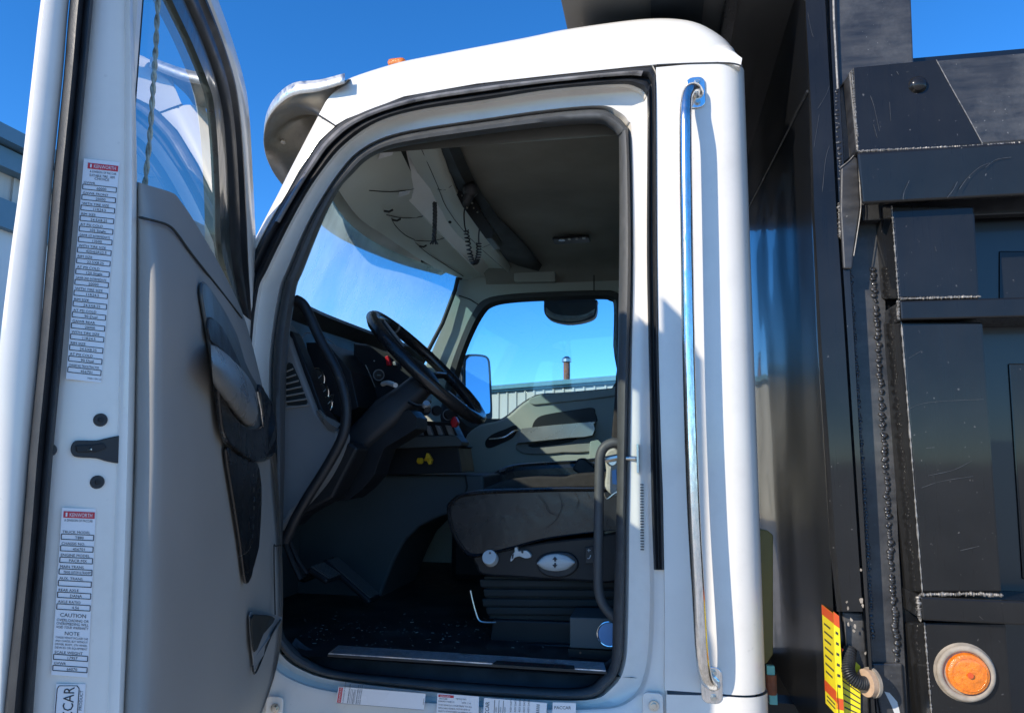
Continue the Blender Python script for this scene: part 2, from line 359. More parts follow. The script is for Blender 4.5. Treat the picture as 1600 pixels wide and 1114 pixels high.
def left_building():
    X0 = -8.0
    a = PX(-60, 180, X0); zt = PX(20, 222, X0).z
    y0 = 1.0; y1 = PX(418, 380, X0).y
    t = thing('warehouse', 'grey clad building with slate blue eave bands at the left edge behind the open door', 'building', (X0, (y0+y1)/2, 0))
    w = MB(); zb = PX(5, 338, X0).z
    h1 = zt-.45
    w.add([(X0, y0, zb), (X0, y1, zb), (X0, y1, h1), (X0, y0, h1)], [(0, 1, 2, 3)], 'greysiding')
    w.add([(X0, y0, 0), (X0, y1, 0), (X0, y1, zb), (X0, y0, zb)], [(0, 1, 2, 3)], 'whitewall')
    w.add([(X0, y1, 0), (X0-12, y1, 0), (X0-12, y1, h1), (X0, y1, h1)], [(0, 1, 2, 3)], 'whitewall')
    w.add([(X0, y0, 0), (X0-12, y0, 0), (X0-12, y0, h1), (X0, y0, h1)], [(0, 3, 2, 1)], 'whitewall')
    for i in range(int((y1-y0)/.3)):
        w.box((X0+.015, y0+.15+i*.3, (zb+h1)/2), (.03, .04, h1-zb-.02), 'greysiding')
    w.build('wall', t)
    r = MB(); r.prism([(X0+.35, y0-.2, zt-.18), (X0+.35, y0-.2, zt), (X0-6, y0-.2, zt+1), (X0-12.3, y0-.2, zt), (X0-12.3, y0-.2, zt-.18)], (0, y1-y0+.4, 0), 'bluetrim'); r.build('roof', t)
    f = MB(); f.box((X0+.1, (y0+y1)/2, zt-.33), (.2, y1-y0, .24), 'bluetrim'); f.build('fascia', t)
    b = MB(); b.box((X0+.06, (y0+y1)/2, zb), (.12, y1-y0, .35), 'bluetrim'); b.build('band', t)
left_building()

# ================================================================== THE TRUCK
T = thing('dump_truck', 'white dump truck with its driver door open and a glossy black dump body behind', 'truck', (-.4, 1.0, 0))
# opening loops (picture measurements of the door opening, driver side plane)
L1 = [(441, 980), (440, 900), (444, 740), (447, 583), (461, 461), (475, 420), (505, 345), (530, 296), (552, 271), (574, 250), (605, 235), (655, 225), (761, 210), (855, 199), (930, 194), (952, 200), (964, 212), (967.5, 232), (968, 400), (965, 593), (964, 776), (958, 965), (955, 1030), (940, 1055), (905, 1075), (780, 1070), (650, 1060), (528, 1047), (481, 1028), (456, 1007)]
L2 = [(428, 985), (424, 900), (429, 740), (425, 575), (440, 461), (454, 420), (484, 350), (511, 303), (535, 268), (560, 241), (598, 220), (655, 206), (761, 190), (855, 177), (934, 171), (961, 181), (977, 196), (983, 222), (986.5, 400), (982, 593), (978, 776), (975, 965), (970, 1038), (950, 1072), (913, 1091), (785, 1087), (660, 1076), (528, 1060), (477, 1045), (444, 1022)]
L3 = [(405, 1000), (398, 900), (398, 740), (393, 575), (403, 461), (419.5, 420), (452, 354), (480, 303), (508, 262), (540, 226), (590, 192), (655, 173), (761, 157), (862, 141), (965, 133), (995, 138), (1008, 150), (1011, 178), (1010, 400), (1014, 593), (1017, 776), (1021, 940), (1013, 1050), (985, 1095), (930, 1108), (785, 1106), (660, 1097), (528, 1082), (465, 1066), (425, 1040)]
L4 = [(380, 1000), (375, 900), (374, 740), (368, 575), (378, 461), (391, 405), (423, 343), (448, 302), (470, 265), (499, 220), (541, 185), (631, 151), (745, 131), (860, 118), (975, 106), (1008, 103), (1022, 106), (1026, 150), (1028, 400), (1031, 593), (1037, 776), (1040, 940), (1040, 1050), (1036, 1140), (930, 1150), (785, 1150), (660, 1150), (528, 1150), (455, 1150), (385, 1110)]
NS = 5
def loop(L, Y): return px(L, Y, NS, True)
def mix(La, Lb, t): return [(a[0]*(1-t)+b[0]*t, a[1]*(1-t)+b[1]*t) for a, b in zip(La, Lb)]
jm = MB()
jm.loft([loop(L4, 0), loop(mix(L4, L3, .12), .012), loop(mix(L4, L3, .9), .016), loop(L3, .02), loop(mix(L3, L2, .12), .045), loop(mix(L3, L2, .5), .055), loop(mix(L3, L2, .85), .05), loop(L2, .075)], 'white')
jm.loft([loop(L2, .076), loop(L1, .12), loop(mix(L2, L1, .9), .2)], 'rubber')
jamb = jm.build('door_jamb', T, smooth=True, autosm=50)
# inner rubber seal
rs = MB(); rs.loft([loop(L2, .07), loop(mix(L2, L1, .06), .045), loop(mix(L2, L1, .3), .03), loop(mix(L2, L1, .6), .034), loop(mix(L2, L1, .92), .055), loop(L1, .09), loop(mix(L2, L1, 1.02), .16)], 'rubber2')
rs.build('inner_door_seal', jamb, smooth=True, autosm=60)
# outer seal: from lower left up over the roof down to its cut end on the pillar
def seg(L, a, b, Y, n=6): return px(L[a:b+1], Y, n)
oL3 = L3[:21]+[(1021, 890)]; oL4 = L4[:21]+[(1039, 890)]
os_ = MB()
for t0, t1, y in ((.04, .96, .006),):
    os_.loft([seg(mix(oL3, oL4, t), 1, 21, yy) for t, yy in ((.03, .02), (.06, .002), (.22, -.008), (.40, .002), (.44, .012), (.52, .012), (.56, 0), (.74, -.009), (.9, -.002), (.97, .012))], 'rubber', closed=False)
os_.build('outer_door_seal', jamb, smooth=True, autosm=60)
# roof gutter strip (silvery worn)
gs = MB(); gs.loft([seg(mix(oL3, oL4, t), 8, 15, yy) for t, yy in ((.60, .0), (.64, -.013), (.76, -.016), (.86, -.013), (.9, .0))], 'stripw', closed=False) if False else None
M['stripw'] = mat('worn_seal_strip', (.16, .15, .14), .35, var=.6, vscale=18, coat=.3)
gs = MB(); gs.loft([seg(mix(oL3, oL4, t), 6, 15, yy) for t, yy in ((.50, .0), (.54, -.012), (.66, -.015), (.76, -.012), (.8, .0))], 'stripw', closed=False); gs.build('gutter_strip', jamb, smooth=True)
# ---- roof cap
rt = [(541, 186), (524, 196), (498, 180), (505, 166), (524, 143), (549, 126), (610, 104), (667, 90), (830, 58), (884, 47), (960, 36), (1013, 30.5), (1057, 30.5), (1096, 38), (1132, 59), (1150, 80), (1157.5, 104), (1139, 99), (1026, 101), (975, 106), (860, 118), (745, 131), (631, 151)]
_mid = [(q.x, q.y) for q in crs(rt[3:18], 4)]; _a = len(_mid)
rt = rt[:3]+_mid+rt[18:]
base = [P(x, y, .072*(min(1, (i-2)/6) if 3 <= i <= 2+_a-5 else 0)*min(1, max(0, (2+_a-3-i)/5))) for i, (x, y) in enumerate(rt)]; c0 = P(840, 110, 0)
def roof_ring(t, Y):
    out = []
    for i, p in enumerate(base):
        x, y = rt[i]; top = 3 <= i <= 2+_a-5
        q = p.copy()
        if top:
            f = min(1, (i-2)/6, max(0, (2+_a-5-i)/4))
            dirv = Vector((p.x-c0.x, 0, (p.z-c0.z)*6)).normalized()
            q -= dirv*t*f
        out.append(Vector((q.x, Y, q.z)))
    return out
rf = MB(); Rr = .11; rings = []
scale_top = [(p) for p in base]
for k in range(7):
    a = k/6*math.pi/2; rings.append(roof_ring(Rr*.75*(1-math.cos(a)) , Rr*(1-math.sin(a))))
rings = rings[::-1]
# rings[0] : side face outline (inset) at Y=0 ; last: full outline
full = [roof_ring(0, Rr)]
allr = [roof_ring(Rr*.75*(1-math.sin(k/6*math.pi/2)), Rr*(1-math.cos(k/6*math.pi/2))) for k in range(7)]
allr += [roof_ring(0, 1.93)] + [roof_ring(Rr*.75*(1-math.cos(k/6*math.pi/2)), 1.93+Rr*math.sin(k/6*math.pi/2)) for k in range(1, 7)]
rf.loft(allr, 'white'); n = len(rt)
rf.add(allr[0], [tuple(range(n))], 'white'); rf.add(allr[-1], [tuple(range(n-1, -1, -1))], 'white')
roof = rf.build('roof', T, smooth=True, autosm=40)
sm_ = MB(); sm_.tube([P(x, y, -.001) for x, y, _ in crs([(1026, 102), (1080, 99.5), (1139, 99), (1160, 104)], 4)], .0022, 'rubber', 6); sm_.build('roof_seam', roof)
ml = MB(); q = P(622, 101, .15); ml.box(q+Vector((0, 0, .0)), (.06, .05, .026), 'orange'); ml.build('roof_marker_light', roof, bevel=.015, seg=3)
# ---- A pillar skin
ap = MB(); apO = [(498, 180), (480, 214), (452, 268), (434, 304), (410, 350), (392, 386), (372, 430), (360, 480), (352, 575), (350, 740)]
apI = [(524, 197), (499, 220), (467, 267), (448, 302), (423, 343), (391, 405), (378, 461), (368, 520), (368, 575), (374, 740)]
ap.loft([[P(x, y, .16) for x, y in [(a+4, b) for a, b in apO]], [P(x, y, .03) for x, y in apO], [P(x*.7+u*.3, y*.7+v*.3, .002) for (x, y), (u, v) in zip(apO, apI)], [P(x, y, -.001) for x, y in apI], [P(x+3, y+2, .02) for x, y in apI]], 'white', closed=False)
ap.build('front_pillar', T, smooth=True, autosm=60)
pj = MB(); pj.tube([P(x, y, -.001) for x, y in ((497, 180), (510, 188), (525, 198))], .003, 'rubber', 6); pj.build('pillar_seam', roof)
# ---- rear corner panel with rounded vertical edge, rear wall
zt = P(1100, 100, 0).z
xr_top = P(1165, 110, .04).x; Rc = .075
def corner(z, xr):
    pts = [Vector((P(1030, 557, 0).x, .0, z))] + [Vector((xr-Rc-.06, 0, z))]
    for i in range(0, 9):
        a = i/8*math.pi/2; pts.append(Vector((xr-Rc+Rc*math.sin(a), Rc*(1-math.cos(a)), z)))
    pts.append(Vector((xr, 1.95, z))); return pts
bp = MB()
# left border follows the seal line
zs = [z*.1 for z in range(0, 21)]
rows = []
for yy in [99, 150, 250, 400, 500, 593, 700, 776, 860, 940, 1020, 1082]:
    z = P(1100, yy, 0).z; row = corner(z, xr_top)
    k = [(1026, 99), (1026.5, 150), (1027, 250), (1028, 400), (1029.5, 500), (1031, 593), (1034, 700), (1037, 776), (1038.5, 860), (1040, 940), (1040, 1020), (1040, 1082)]
    lx = [a for a, b in k if b == yy][0]; row[0] = P(lx-1, yy, 0); row[0].z = z; rows.append(row)
bp.loft(rows, 'white', closed=False)
bp.build('rear_corner_panel', T, smooth=True, autosm=50)
# ---- lower body, rocker and cab floor side
lb = MB(); zb = P(700, 1150, 0).z; ztk = P(1100, 1082, 0).z
zlow = .62
lb.add([Vector((-1.25, 0, zb)), P(1036, 1140, 0), Vector((P(1036, 1140, 0).x, 0, zlow)), Vector((-1.25, 0, zlow))], [(0, 1, 2, 3)], 'white')
rowA = corner(ztk-.004, xr_top+.004); rowA[0] = P(1041, 1084, 0); rowB = corner(zlow, xr_top+.004); rowB[0] = Vector((rowA[0].x, 0, zlow))
for r_ in (rowA, rowB):
    for v in r_: v.y -= .003 if v.y < .5 else 0
lb.loft([rowA, rowB], 'white', closed=False)
lb.add([P(385, 1110, 0), P(380, 1000, 0), P(375, 900, 0), P(374, 740, 0), P(350, 740, .03), Vector((-1.5, .03, P(350, 740, .03).z)), Vector((-1.5, .0, zb)), Vector((-1.25, 0, zb))], [(0, 1, 2, 3, 4, 5, 6, 7)], 'white')
lower = lb.build('lower_body', T, smooth=True)
def bolt_plate(parent, x, y, r=.009):
    b = MB(); c = P(x, y, -.004); b.prism([Vector((p.x, p.y, p.z)) for p in rrect(c, XV, ZV, .05, .06, .012)], (0, .006, 0), 'white')
    b.build('corner_plate', parent, bevel=.002)
    s = MB(); s.disc(P(x+2, y, -.006), -YV, r*1.35, .003, 'steel', 20); s.disc(P(x+2, y, -.008), -YV, r*.8, .007, 'steel', 6); s.build('bolt', parent, smooth=False)
bolt_plate(lower, 1020, 1102); bolt_plate(lower, 428, 1106)
# front cowl, hood and fender beyond the pillar (mostly hidden by the open door)
hd = MB(); prof = [(-1.48, 1.98), (-1.6, 1.96), (-2.3, 1.88), (-2.9, 1.72), (-3.1, 1.4), (-3.12, .7), (-1.48, .7)]
secs = []
for Y, sh in ((.10, .25), (.22, .08), (.45, .0), (1.58, .0), (1.81, .08), (1.93, .25)):
    secs.append([Vector((x, Y, z-(sh if z > 1.2 else 0))) for x, z in prof])
hd.loft(secs, 'white'); hd.add(secs[0], [tuple(range(7))], 'white'); hd.add(secs[-1], [tuple(range(6, -1, -1))], 'white'); hd.build('hood', T, smooth=True, autosm=40)
def wheel(cx, cy, cz, r, w, name='wheel'):
    t = MB(); rings = []
    for (rr, yy) in ((.62, .10), (.9, 0), (.98, .04), (1, .12), (1, .88), (.98, .96), (.9, 1), (.62, .9)):
        rings.append([Vector((cx+r*rr*math.cos(2*math.pi*j/36), cy+w*yy, cz+r*rr*math.sin(2*math.pi*j/36))) for j in range(36)])
    t.loft(rings, 'rubber'); wo = t.build(name, T, smooth=True)
    h = MB(); h.disc((cx, cy+.04, cz), YV, r*.62, w-.08, 'alu', 30); h.disc((cx, cy+.05, cz), -YV, r*.2, .05, 'alu', 20)
    for j in range(10): h.disc((cx+r*.36*math.cos(.628*j), cy+.04, cz+r*.36*math.sin(.628*j)), -YV, .02, .03, 'steel', 6)
    h.build('rim', wo)
wheel(-2.35, -.05, .52, .52, .3); wheel(1.9, -.08, .52, .52, .5); wheel(-2.35, 1.78, .52, .52, .3); wheel(1.9, 1.65, .52, .52, .5)
ch = MB(); ch.box((1.2, .7, .8), (8.0, .09, .26), 'dash'); ch.box((1.2, 1.35, .8), (8.0, .09, .26), 'dash'); ch.build('chassis_rail', T)
# ---- grab bar outside
gp = [P(1091, 146, -.004), P(1086, 139, -.022), P(1078, 141, -.040), P(1073, 152, -.050), P(1071.5, 172, -.062), P(1071, 200, -.070), P(1072, 300, -.072), P(1076, 557, -.072), P(1083, 780, -.072), P(1093, 960, -.072), P(1096, 1010, -.070), P(1099, 1040, -.062), P(1104, 1060, -.045), P(1112, 1068, -.02), P(1116, 1068, -.004)]
gb = MB(); gb.tube([Vector(v) for v in crs([tuple(v) for v in gp], 6)], .0160, 'chrome', 20); grab = gb.build('grab_bar', T, smooth=True, autosm=60)
for (x, y, w_, h_) in ((1087, 146, .05, .088), (1112, 1069, .05, .085)):
    b = MB(); c = P(x, y, -.0005); b.prism(rrect(c, XV, ZV, w_, h_, .018), (0, -.005, 0), 'chrome'); b.build('bracket', grab, bevel=.0015)
    for sy in (-1, 1):
        b = MB(); cc = c+ZV*(sy*.029)-YV*.005+XV*.004; b.disc(cc, -YV, .0085, .002, 'steel', 16); b.disc(cc-YV*.002, -YV, .006, .006, 'steel', 6); b.build('bolt', grab)
# door striker on pillar
st = MB(); c = P(993, 716, .05); st.tube([c, c-XV*.026], .0065, 'steel', 12); st.disc(c-XV*.026, -XV, .009, .004, 'steel', 14); st.box(c+XV*.006, (.005, .03, .075), 'steel'); st.build('door_striker', jamb, smooth=True)
# vin sticker strip on pillar
lab = MB(); 
for i in range(24):
    y = 757+i*4.4; lab.box(P(1003+.02*i, y, .044), (.009, .002, .0028), 'ink')
lab.build('pillar_label', jamb)

# ---- exterior sun visor
lip = [(538, 131), (498, 143), (459, 149), (434, 166), (419, 186), (413, 208), (413, 230), (420, 255), (439, 286), (486, 336), (534, 374), (621, 411), (689, 430)]
lipY = [-.03, -.02, .0, .04, .09, .16, .26, .36, .5, .75, 1.0, 1.45, 1.93]
lipP = [P(x, y, Y) for (x, y), Y in zip(lip, lipY)]
att0 = P(537, 128, .02); 
attP = []
for i, Y in enumerate(lipY):
    t = i/(len(lipY)-1)
    yy = max(Y, 0)+.0
    x = -.86-.17*math.sin(math.pi*min(1, (yy+.02)/1.95))**.6
    attP.append(Vector((x, yy+.02 if i < 6 else yy, 2.70)))
attP[0] = P(552, 128, .02); attP[1] = P(528, 146, .05); attP[2] = P(512, 166, .09)
for i in range(3, 7): attP[i] = P(506, 184, .13+.07*(i-3))
lipP = sm(lipP, 4); attP = sm(attP, 4)
vs_ = MB(); rws = []
for t in (0, .15, .3, .45, .6, .75, .9, 1):
    rws.append([lipP[i].lerp(attP[i], t)+ZV*(.05*math.sin(math.pi*t)*min(1, (lipP[i]-attP[i]).length/.3)) for i in range(len(lipP))])
vs_.loft(rws, 'stainless', closed=False)
up = [q.x for q in crs([(v, 0) for v in (.032, .036, .04, .04, .035, .03, .024, .02, .016, .014, .012, .012, .012)], 4)]
vis = vs_.build('sun_visor', T, smooth=True, solid=.003, autosm=50)
vs_ = MB(); vs_.loft([[p for p in lipP], [p+ZV*u for p, u in zip(lipP, up)]], 'stainlit', closed=False)
vs_.build('visor_rim', vis, smooth=True, solid=.002, autosm=50)
for (x, y, Y) in ((472, 155, .1), (443, 217, .3), (448, 248, .42)):
    b = MB(); b.disc(P(x, y, Y)+Vector((0, 0, -.01)), Vector((.3, -.6, -.7)), .008, .01, 'steel', 8); b.build('rivet', vis)

# ================================================================== the open driver door
shell = MB()
FO = [DS(-.06, 1.93, -.04), DS(-.05, 2.09, -.04)]+[DS(s, z, -.04) for s, z in ((-.047, 2.275), (.012, 2.394), (.060, 2.472), (.102, 2.543), (.157, 2.629), (.24, 2.693), (.419, 2.725), (.639, 2.735), (.853, 2.73), (.97, 2.725), (1.02, 2.70), (1.04, 2.64), (1.04, 2.5), (1.035, 2.2), (1.03, 2.0))]
FI = [DS(.05, 2.085, -.04), DS(.065, 2.09, -.04), DS(.323, 2.193, -.04), DS(.385, 2.321, -.04), DS(.442, 2.437, -.04), DS(.501, 2.513, -.04), DS(.56, 2.532, -.04), DS(.624, 2.541, -.04), DS(.70, 2.548, -.04), DS(.778, 2.55, -.04), DS(.90, 2.552, -.04), DS(.955, 2.545, -.04), DS(.98, 2.53, -.04), DS(.99, 2.49, -.04), DS(.99, 2.43, -.04), DS(.985, 2.2, -.04), DS(.98, 2.10, -.04)]
def lm(a, b, t, off): return [p.lerp(q, t)+DN*off for p, q in zip(a, b)]
FOs, FIs = sm(FO), sm(FI)
shell.loft([lm(FOs, FIs, .9, -.05), lm(FOs, FIs, .5, -.085), lm(FOs, FIs, .12, -.085), lm(FOs, FIs, 0, -.07), lm(FOs, FIs, 0, .0), lm(FOs, FIs, .04, .010), lm(FOs, FIs, .28, .012), lm(FOs, FIs, .33, .004)], 'white', closed=False)
# lower leaf: closed slab under the window line, down past the frame
def slab(off):
    return [DS(s, z, off) for s, z in ((-.05, 2.09), (.05, 2.085), (1.0, 2.08), (1.0, 1.9), (.98, 1.6), (.96, 1.2), (.96, 1.02), (-.0, 1.02), (-.02, 1.3), (-.03, 1.7))]
a_, b_ = slab(-.13), slab(-.03)
shell.loft([a_, b_], 'white'); shell.add(a_, [tuple(range(10))], 'white'); shell.add(b_, [tuple(range(9, -1, -1))], 'white')
door = shell.build('door', T, smooth=True, autosm=40)
door['label'] = 'open driver door seen from its trailing edge'
# outer skin wraps past the trailing edge
def col(xs, off, ys=None):
    return [Ef(x, y, off) for (y, x) in xs]
ys = [-330, -200, 0, 120, 280, 400, 557, 700, 850, 1000, 1114, 1180]
c_out = [112, 92, 64, 50, 32, 16, -2, -8, -12, -14, -15, -15]
c_w1 = [118, 98, 70, 56, 38, 23, 6, 0, -3, -5, -6, -6]
c_w2 = [150, 132, 108, 98, 82, 72, 60, 46, 34, 20, 8, 4]
c_r1 = [152, 134, 110, 100, 84, 74, 60, 46, 34, 18, 6, 2]
c_r2 = [178, 162, 146, 135, 120, 110, 97, 84, 72, 60, 52, 48]
c_j2 = [212, 210, 203, 205, 206, 205, 202, 199, 195, 190, 186, 184]
c_in = [222, 216, 208, 211, 214, 214, 213, 210, 206, 199, 194, 191]
def cm(a, b, t): return [u*(1-t)+v*t for u, v in zip(a, b)]
def zipc(c, off, n=4): 
    k = crs(list(zip(ys, c)), n); return [Ef(q.y, q.x, off) for q in k]
sk = MB(); sk.loft([[p-EN*.0-ED*0 for p in zipc(c_w1, -.14)], zipc(c_out, -.005), zipc(c_w1, -.001), zipc(cm(c_w1, c_w2, .3), .003), zipc(cm(c_w1, c_w2, .6), .003), zipc(cm(c_w1, c_w2, .9), .001), zipc(c_w2, -.006)], 'white', closed=False)
sk.build('outer_skin', door, smooth=True, autosm=60)
jb = MB(); jb.loft([zipc(cm(c_r2, c_j2, -.15), -.02), zipc(cm(c_r2, c_j2, .1), -.008), zipc(cm(c_r2, c_j2, .5), -.004), zipc(cm(c_r2, c_j2, .86), -.004), zipc(cm(c_r2, c_j2, .90), .003), zipc(cm(c_r2, c_j2, 1), .008), zipc(cm(c_j2, c_in, .7), .004), zipc(c_in, -.01), zipc(c_in, -.05)], 'white', closed=False)
jbo = jb.build('door_edge', door, smooth=True, autosm=50)
se = MB(); se.loft([zipc(cm(c_r1, c_r2, t), o) for t, o in ((-.02, -.02), (0, .0), (.12, .016), (.35, .024), (.52, .014), (.60, .006), (.7, .012), (.86, .014), (.98, .006), (1.0, -.02))], 'rubber', closed=False)
se.build('weather_seal', door, smooth=True, autosm=50)
# frame seals round the window
fs_ = MB(); fs_.loft([lm(FOs, FIs, t, o) for t, o in ((.32, .0), (.35, .010), (.42, .012), (.46, .002), (.52, .002), (.56, .008), (.68, .006), (.72, -.001), (.74, -.006))], 'rubber', closed=False); fs_.build('frame_seal', door, smooth=True, autosm=60)
M['glassedge'] = mat('glass_run_channel', (.02, .03, .026), .35, var=.5, vscale=8, sc=(8, 8, .8), coat=.4)
fc = MB(); fc.loft([lm(FOs, FIs, t, o) for t, o in ((.72, -.005), (.78, -.002), (.90, -.004), (.99, -.004), (1.0, -.016), (.9, -.05))], 'glassedge', closed=False); fc.build('glass_channel', door, smooth=True)
wg = MB(); G = lm(FOs, FIs, .97, -.013); wg.add(G, [tuple(range(len(G)))], 'glass_door'); wg.build('window', door)
# twisted strands drawing the run seal's reflection in the pane
tc = thing('seal_reflection', 'pale twisted strands drawn for the seal reflection in the open door window', 'cord', tuple(D(228, 285, -.02)))
M['cord'] = mat('pale_seal_reflection', (.36, .40, .34), .35, var=.5, vscale=60, coat=.3)
cp = [D(252, -60, -.02), D(247, 0, -.02), D(243, 80, -.02), D(239, 140, -.02), D(234, 215, -.02), D(226, 292, -.02)]; cps = sm(cp, 24)
for ph, mm in ((0, 'cord'), (math.pi, 'cord')):
    b = MB(); b.tube([p+(DD*math.cos(ph+i*.42)+DN*math.sin(ph+i*.42))*.0022 for i, p in enumerate(cps)], .0026, mm, 6); b.build('strand', tc, smooth=True)
# inner trim: sections across the door, trailing edge -> hinge edge
tr_rows = []  # (y at near edge px,...)
def trim_sec(pts):
    out = []
    for k, (x, y, o) in enumerate(pts):
        if k < 2: out.append(Ef(x, y, -.05 if k == 0 else -.006)); continue
        off1 = (out[1]-DH).dot(DN); w = [1, 1, 1, .8, .55, .3, .15][k]
        q = D(x, y, o+off1*w)
        if q.y > -.03: q = P(x, y, -.03)
        out.append(q)
    return out
secs = [
 [(215, 286, -.03), (216, 285, .0), (232, 290, .012), (256, 297, .018), (272, 303, .014), (278, 309, .0), (281, 313, -.03)],
 [(214, 340, -.03), (215, 340, .0), (236, 342, .022), (262, 346, .03), (284, 352, .026), (296, 352, .006), (303, 345, -.03)],
 [(214, 430, -.03), (215, 430, .0), (244, 432, .035), (276, 434, .045), (312, 430, .038), (336, 426, .012), (349, 425, -.03)],
 [(213, 520, -.03), (214, 520, .0), (246, 521, .038), (284, 522, .05), (330, 520, .046), (366, 512, .02), (383, 500, -.03)],
 [(211, 620, -.03), (212, 620, .0), (246, 620, .038), (288, 620, .05), (345, 620, .048), (396, 615, .04), (410, 604, -.02)],
 [(210, 720, -.03), (211, 720, .0), (246, 720, .038), (290, 720, .05), (352, 720, .048), (418, 715, .045), (430, 706, -.02)],
 [(204, 850, -.03), (205, 850, .0), (242, 850, .038), (288, 850, .05), (368, 850, .048), (430, 850, .045), (440, 846, -.02)],
 [(200, 960, -.03), (201, 960, .0), (240, 960, .038), (290, 960, .05), (386, 960, .048), (432, 965, .045), (441.5, 966, -.02)],
 [(195, 1050, -.03), (196, 1050, .0), (238, 1050, .038), (290, 1050, .05), (380, 1060, .048), (424, 1046, .045), (432, 1044, -.02)],
 [(191, 1130, -.03), (192, 1130, .0), (234, 1130, .038), (286, 1130, .05), (350, 1130, .048), (394, 1128, .045), (404, 1128, -.02)],
]
cols = [[trim_sec(s)[k] for s in secs] for k in range(7)]
cols = [sm(c, 5) for c in cols]
rowsT = [[cols[k][i] for k in range(7)] for i in range(len(cols[0]))]
rowsT = [sm(r, 4) for r in rowsT]
tm = MB(); tm.loft(rowsT, 'trim', closed=False); trim = tm.build('trim_panel', door, smooth=True, autosm=70)
_ts = [(proj(p), (p-DH).dot(DN)) for r_ in rowsT for p in r_]
def toff(x, y):
    k = sorted(_ts, key=lambda s: (s[0][0]-x)**2+(s[0][1]-y)**2)[:5]; w = [1/(1+(s[0][0]-x)**2+(s[0][1]-y)**2) for s in k]
    return sum(a*s[1] for a, s in zip(w, k))/sum(w)
def DT(x, y, e): return D(x, y, toff(x, y)+e)
def OD(pts, off, n=4, closed=True): return [DT(q.x, q.y, off-.050+.003) for q in crs(pts, n, closed)]
# seam lines of the trim
b = MB()
b.tube(OD([(218, 340), (240, 345), (262, 352), (276, 365), (300, 398), (340, 448), (378, 497)], .052, 4, False), .0022, 'greendark', 6)
b.tube(OD([(340, 560), (341, 560)], .05, 1, False), .001, 'greendark', 6) if False else None
b.build('trim_seam', door)
rc = MB()  # recess surround behind the handle
rc.prism(OD([(311, 446), (318, 443), (345, 482), (366, 522), (380, 566), (398, 600), (420, 636), (425, 650), (425, 708), (400, 722), (372, 705), (347, 690), (335, 622), (324, 540), (312, 470)], .052, 3), DN*.006, 'trimdark'); rc.build('handle_surround', door, bevel=.003)
r2 = MB(); r2.prism(OD([(322, 500), (328, 496), (345, 512), (362, 546), (374, 574), (366, 574), (345, 548), (328, 535), (323, 520)], .0585, 3), DN*.004, 'rubber'); r2.build('finger_recess', door, bevel=.002)
r3 = MB(); r3.prism(OD([(335, 600), (352, 640), (380, 668), (406, 664), (403, 622), (400, 600), (408, 610), (422, 640), (424, 706), (402, 716), (392, 722), (362, 702), (345, 684), (338, 650)], .0585, 3), DN*.010, 'leather'); r3.build('latch_panel', door, bevel=.004)
hb = MB()
def lens(top, bot, n, o0, o1, mtl, mb):
    a = crs(top, n); c = crs(bot, n); rws = []
    for t in [0, .04, .15, .35, .6, .85, .96, 1]:
        h = o0+(o1-o0)*math.sin(math.pi*t)**.5; rws.append([DT(p.x*(1-t)+q.x*t, p.y*(1-t)+q.y*t, h-.045) for p, q in zip(a, c)])
    mb.loft(rws, mtl, closed=False)
lens([(329, 538), (338, 541), (359, 557), (380, 579), (393, 598), (401, 618), (403, 645)], [(333, 598), (337, 606), (349, 624), (365, 645), (383, 663), (397, 665), (403, 648)], 5, .06, .095, 'trimlight', hb)
hb.build('pull_handle', door, smooth=True, autosm=80)
lh = MB(); lh.tube([DT(402, 612, .02), DT(408, 640, .024), DT(411, 668, .02), DT(409, 676, .016)], .003, 'chrome', 8); lh.build('latch_lever', door, smooth=True)
ins = MB(); ins.prism(OD([(348, 702), (362, 706), (385, 718), (398, 724), (402, 745), (404, 790), (399, 855), (390, 890), (380, 912), (371, 850), (360, 780)], .052, 3), DN*.008, 'leather'); ins.build('armrest_insert', door, bevel=.004)
stt = MB()
pts = OD([(396, 740), (397, 790), (394, 845), (386, 862), (372, 870)], .062, 8, False)
for i in range(0, len(pts)-1, 2): stt.tube([pts[i], pts[i+1]], .0008, 'steel', 4)
stt.build('stitching', door)
pk = MB(); pk.prism(OD([(388, 962), (402, 956), (432, 962), (438, 968), (420, 1000), (398, 1046), (394, 1030)], .052, 3), DN*.004, 'dashgrey'); pk.build('storage_pocket', door, bevel=.002)
p2 = MB(); p2.prism(OD([(392, 966), (404, 960), (428, 966), (410, 990), (396, 1018)], .0565, 3), DN*.003, 'greendark'); p2.build('pocket_shade', door)  # flat dark plate standing in for the shaded hollow of the pocket
p3 = MB(); p3.tube(OD([(430, 960), (428, 860), (431, 853), (441, 852)], .05, 4, False), .0018, 'greendark', 5); p3.tube(OD([(438, 968), (424, 992), (400, 1050), (395, 1040)], .056, 4, False), .0025, 'greendark', 5); p3.build('pocket_seam', door)
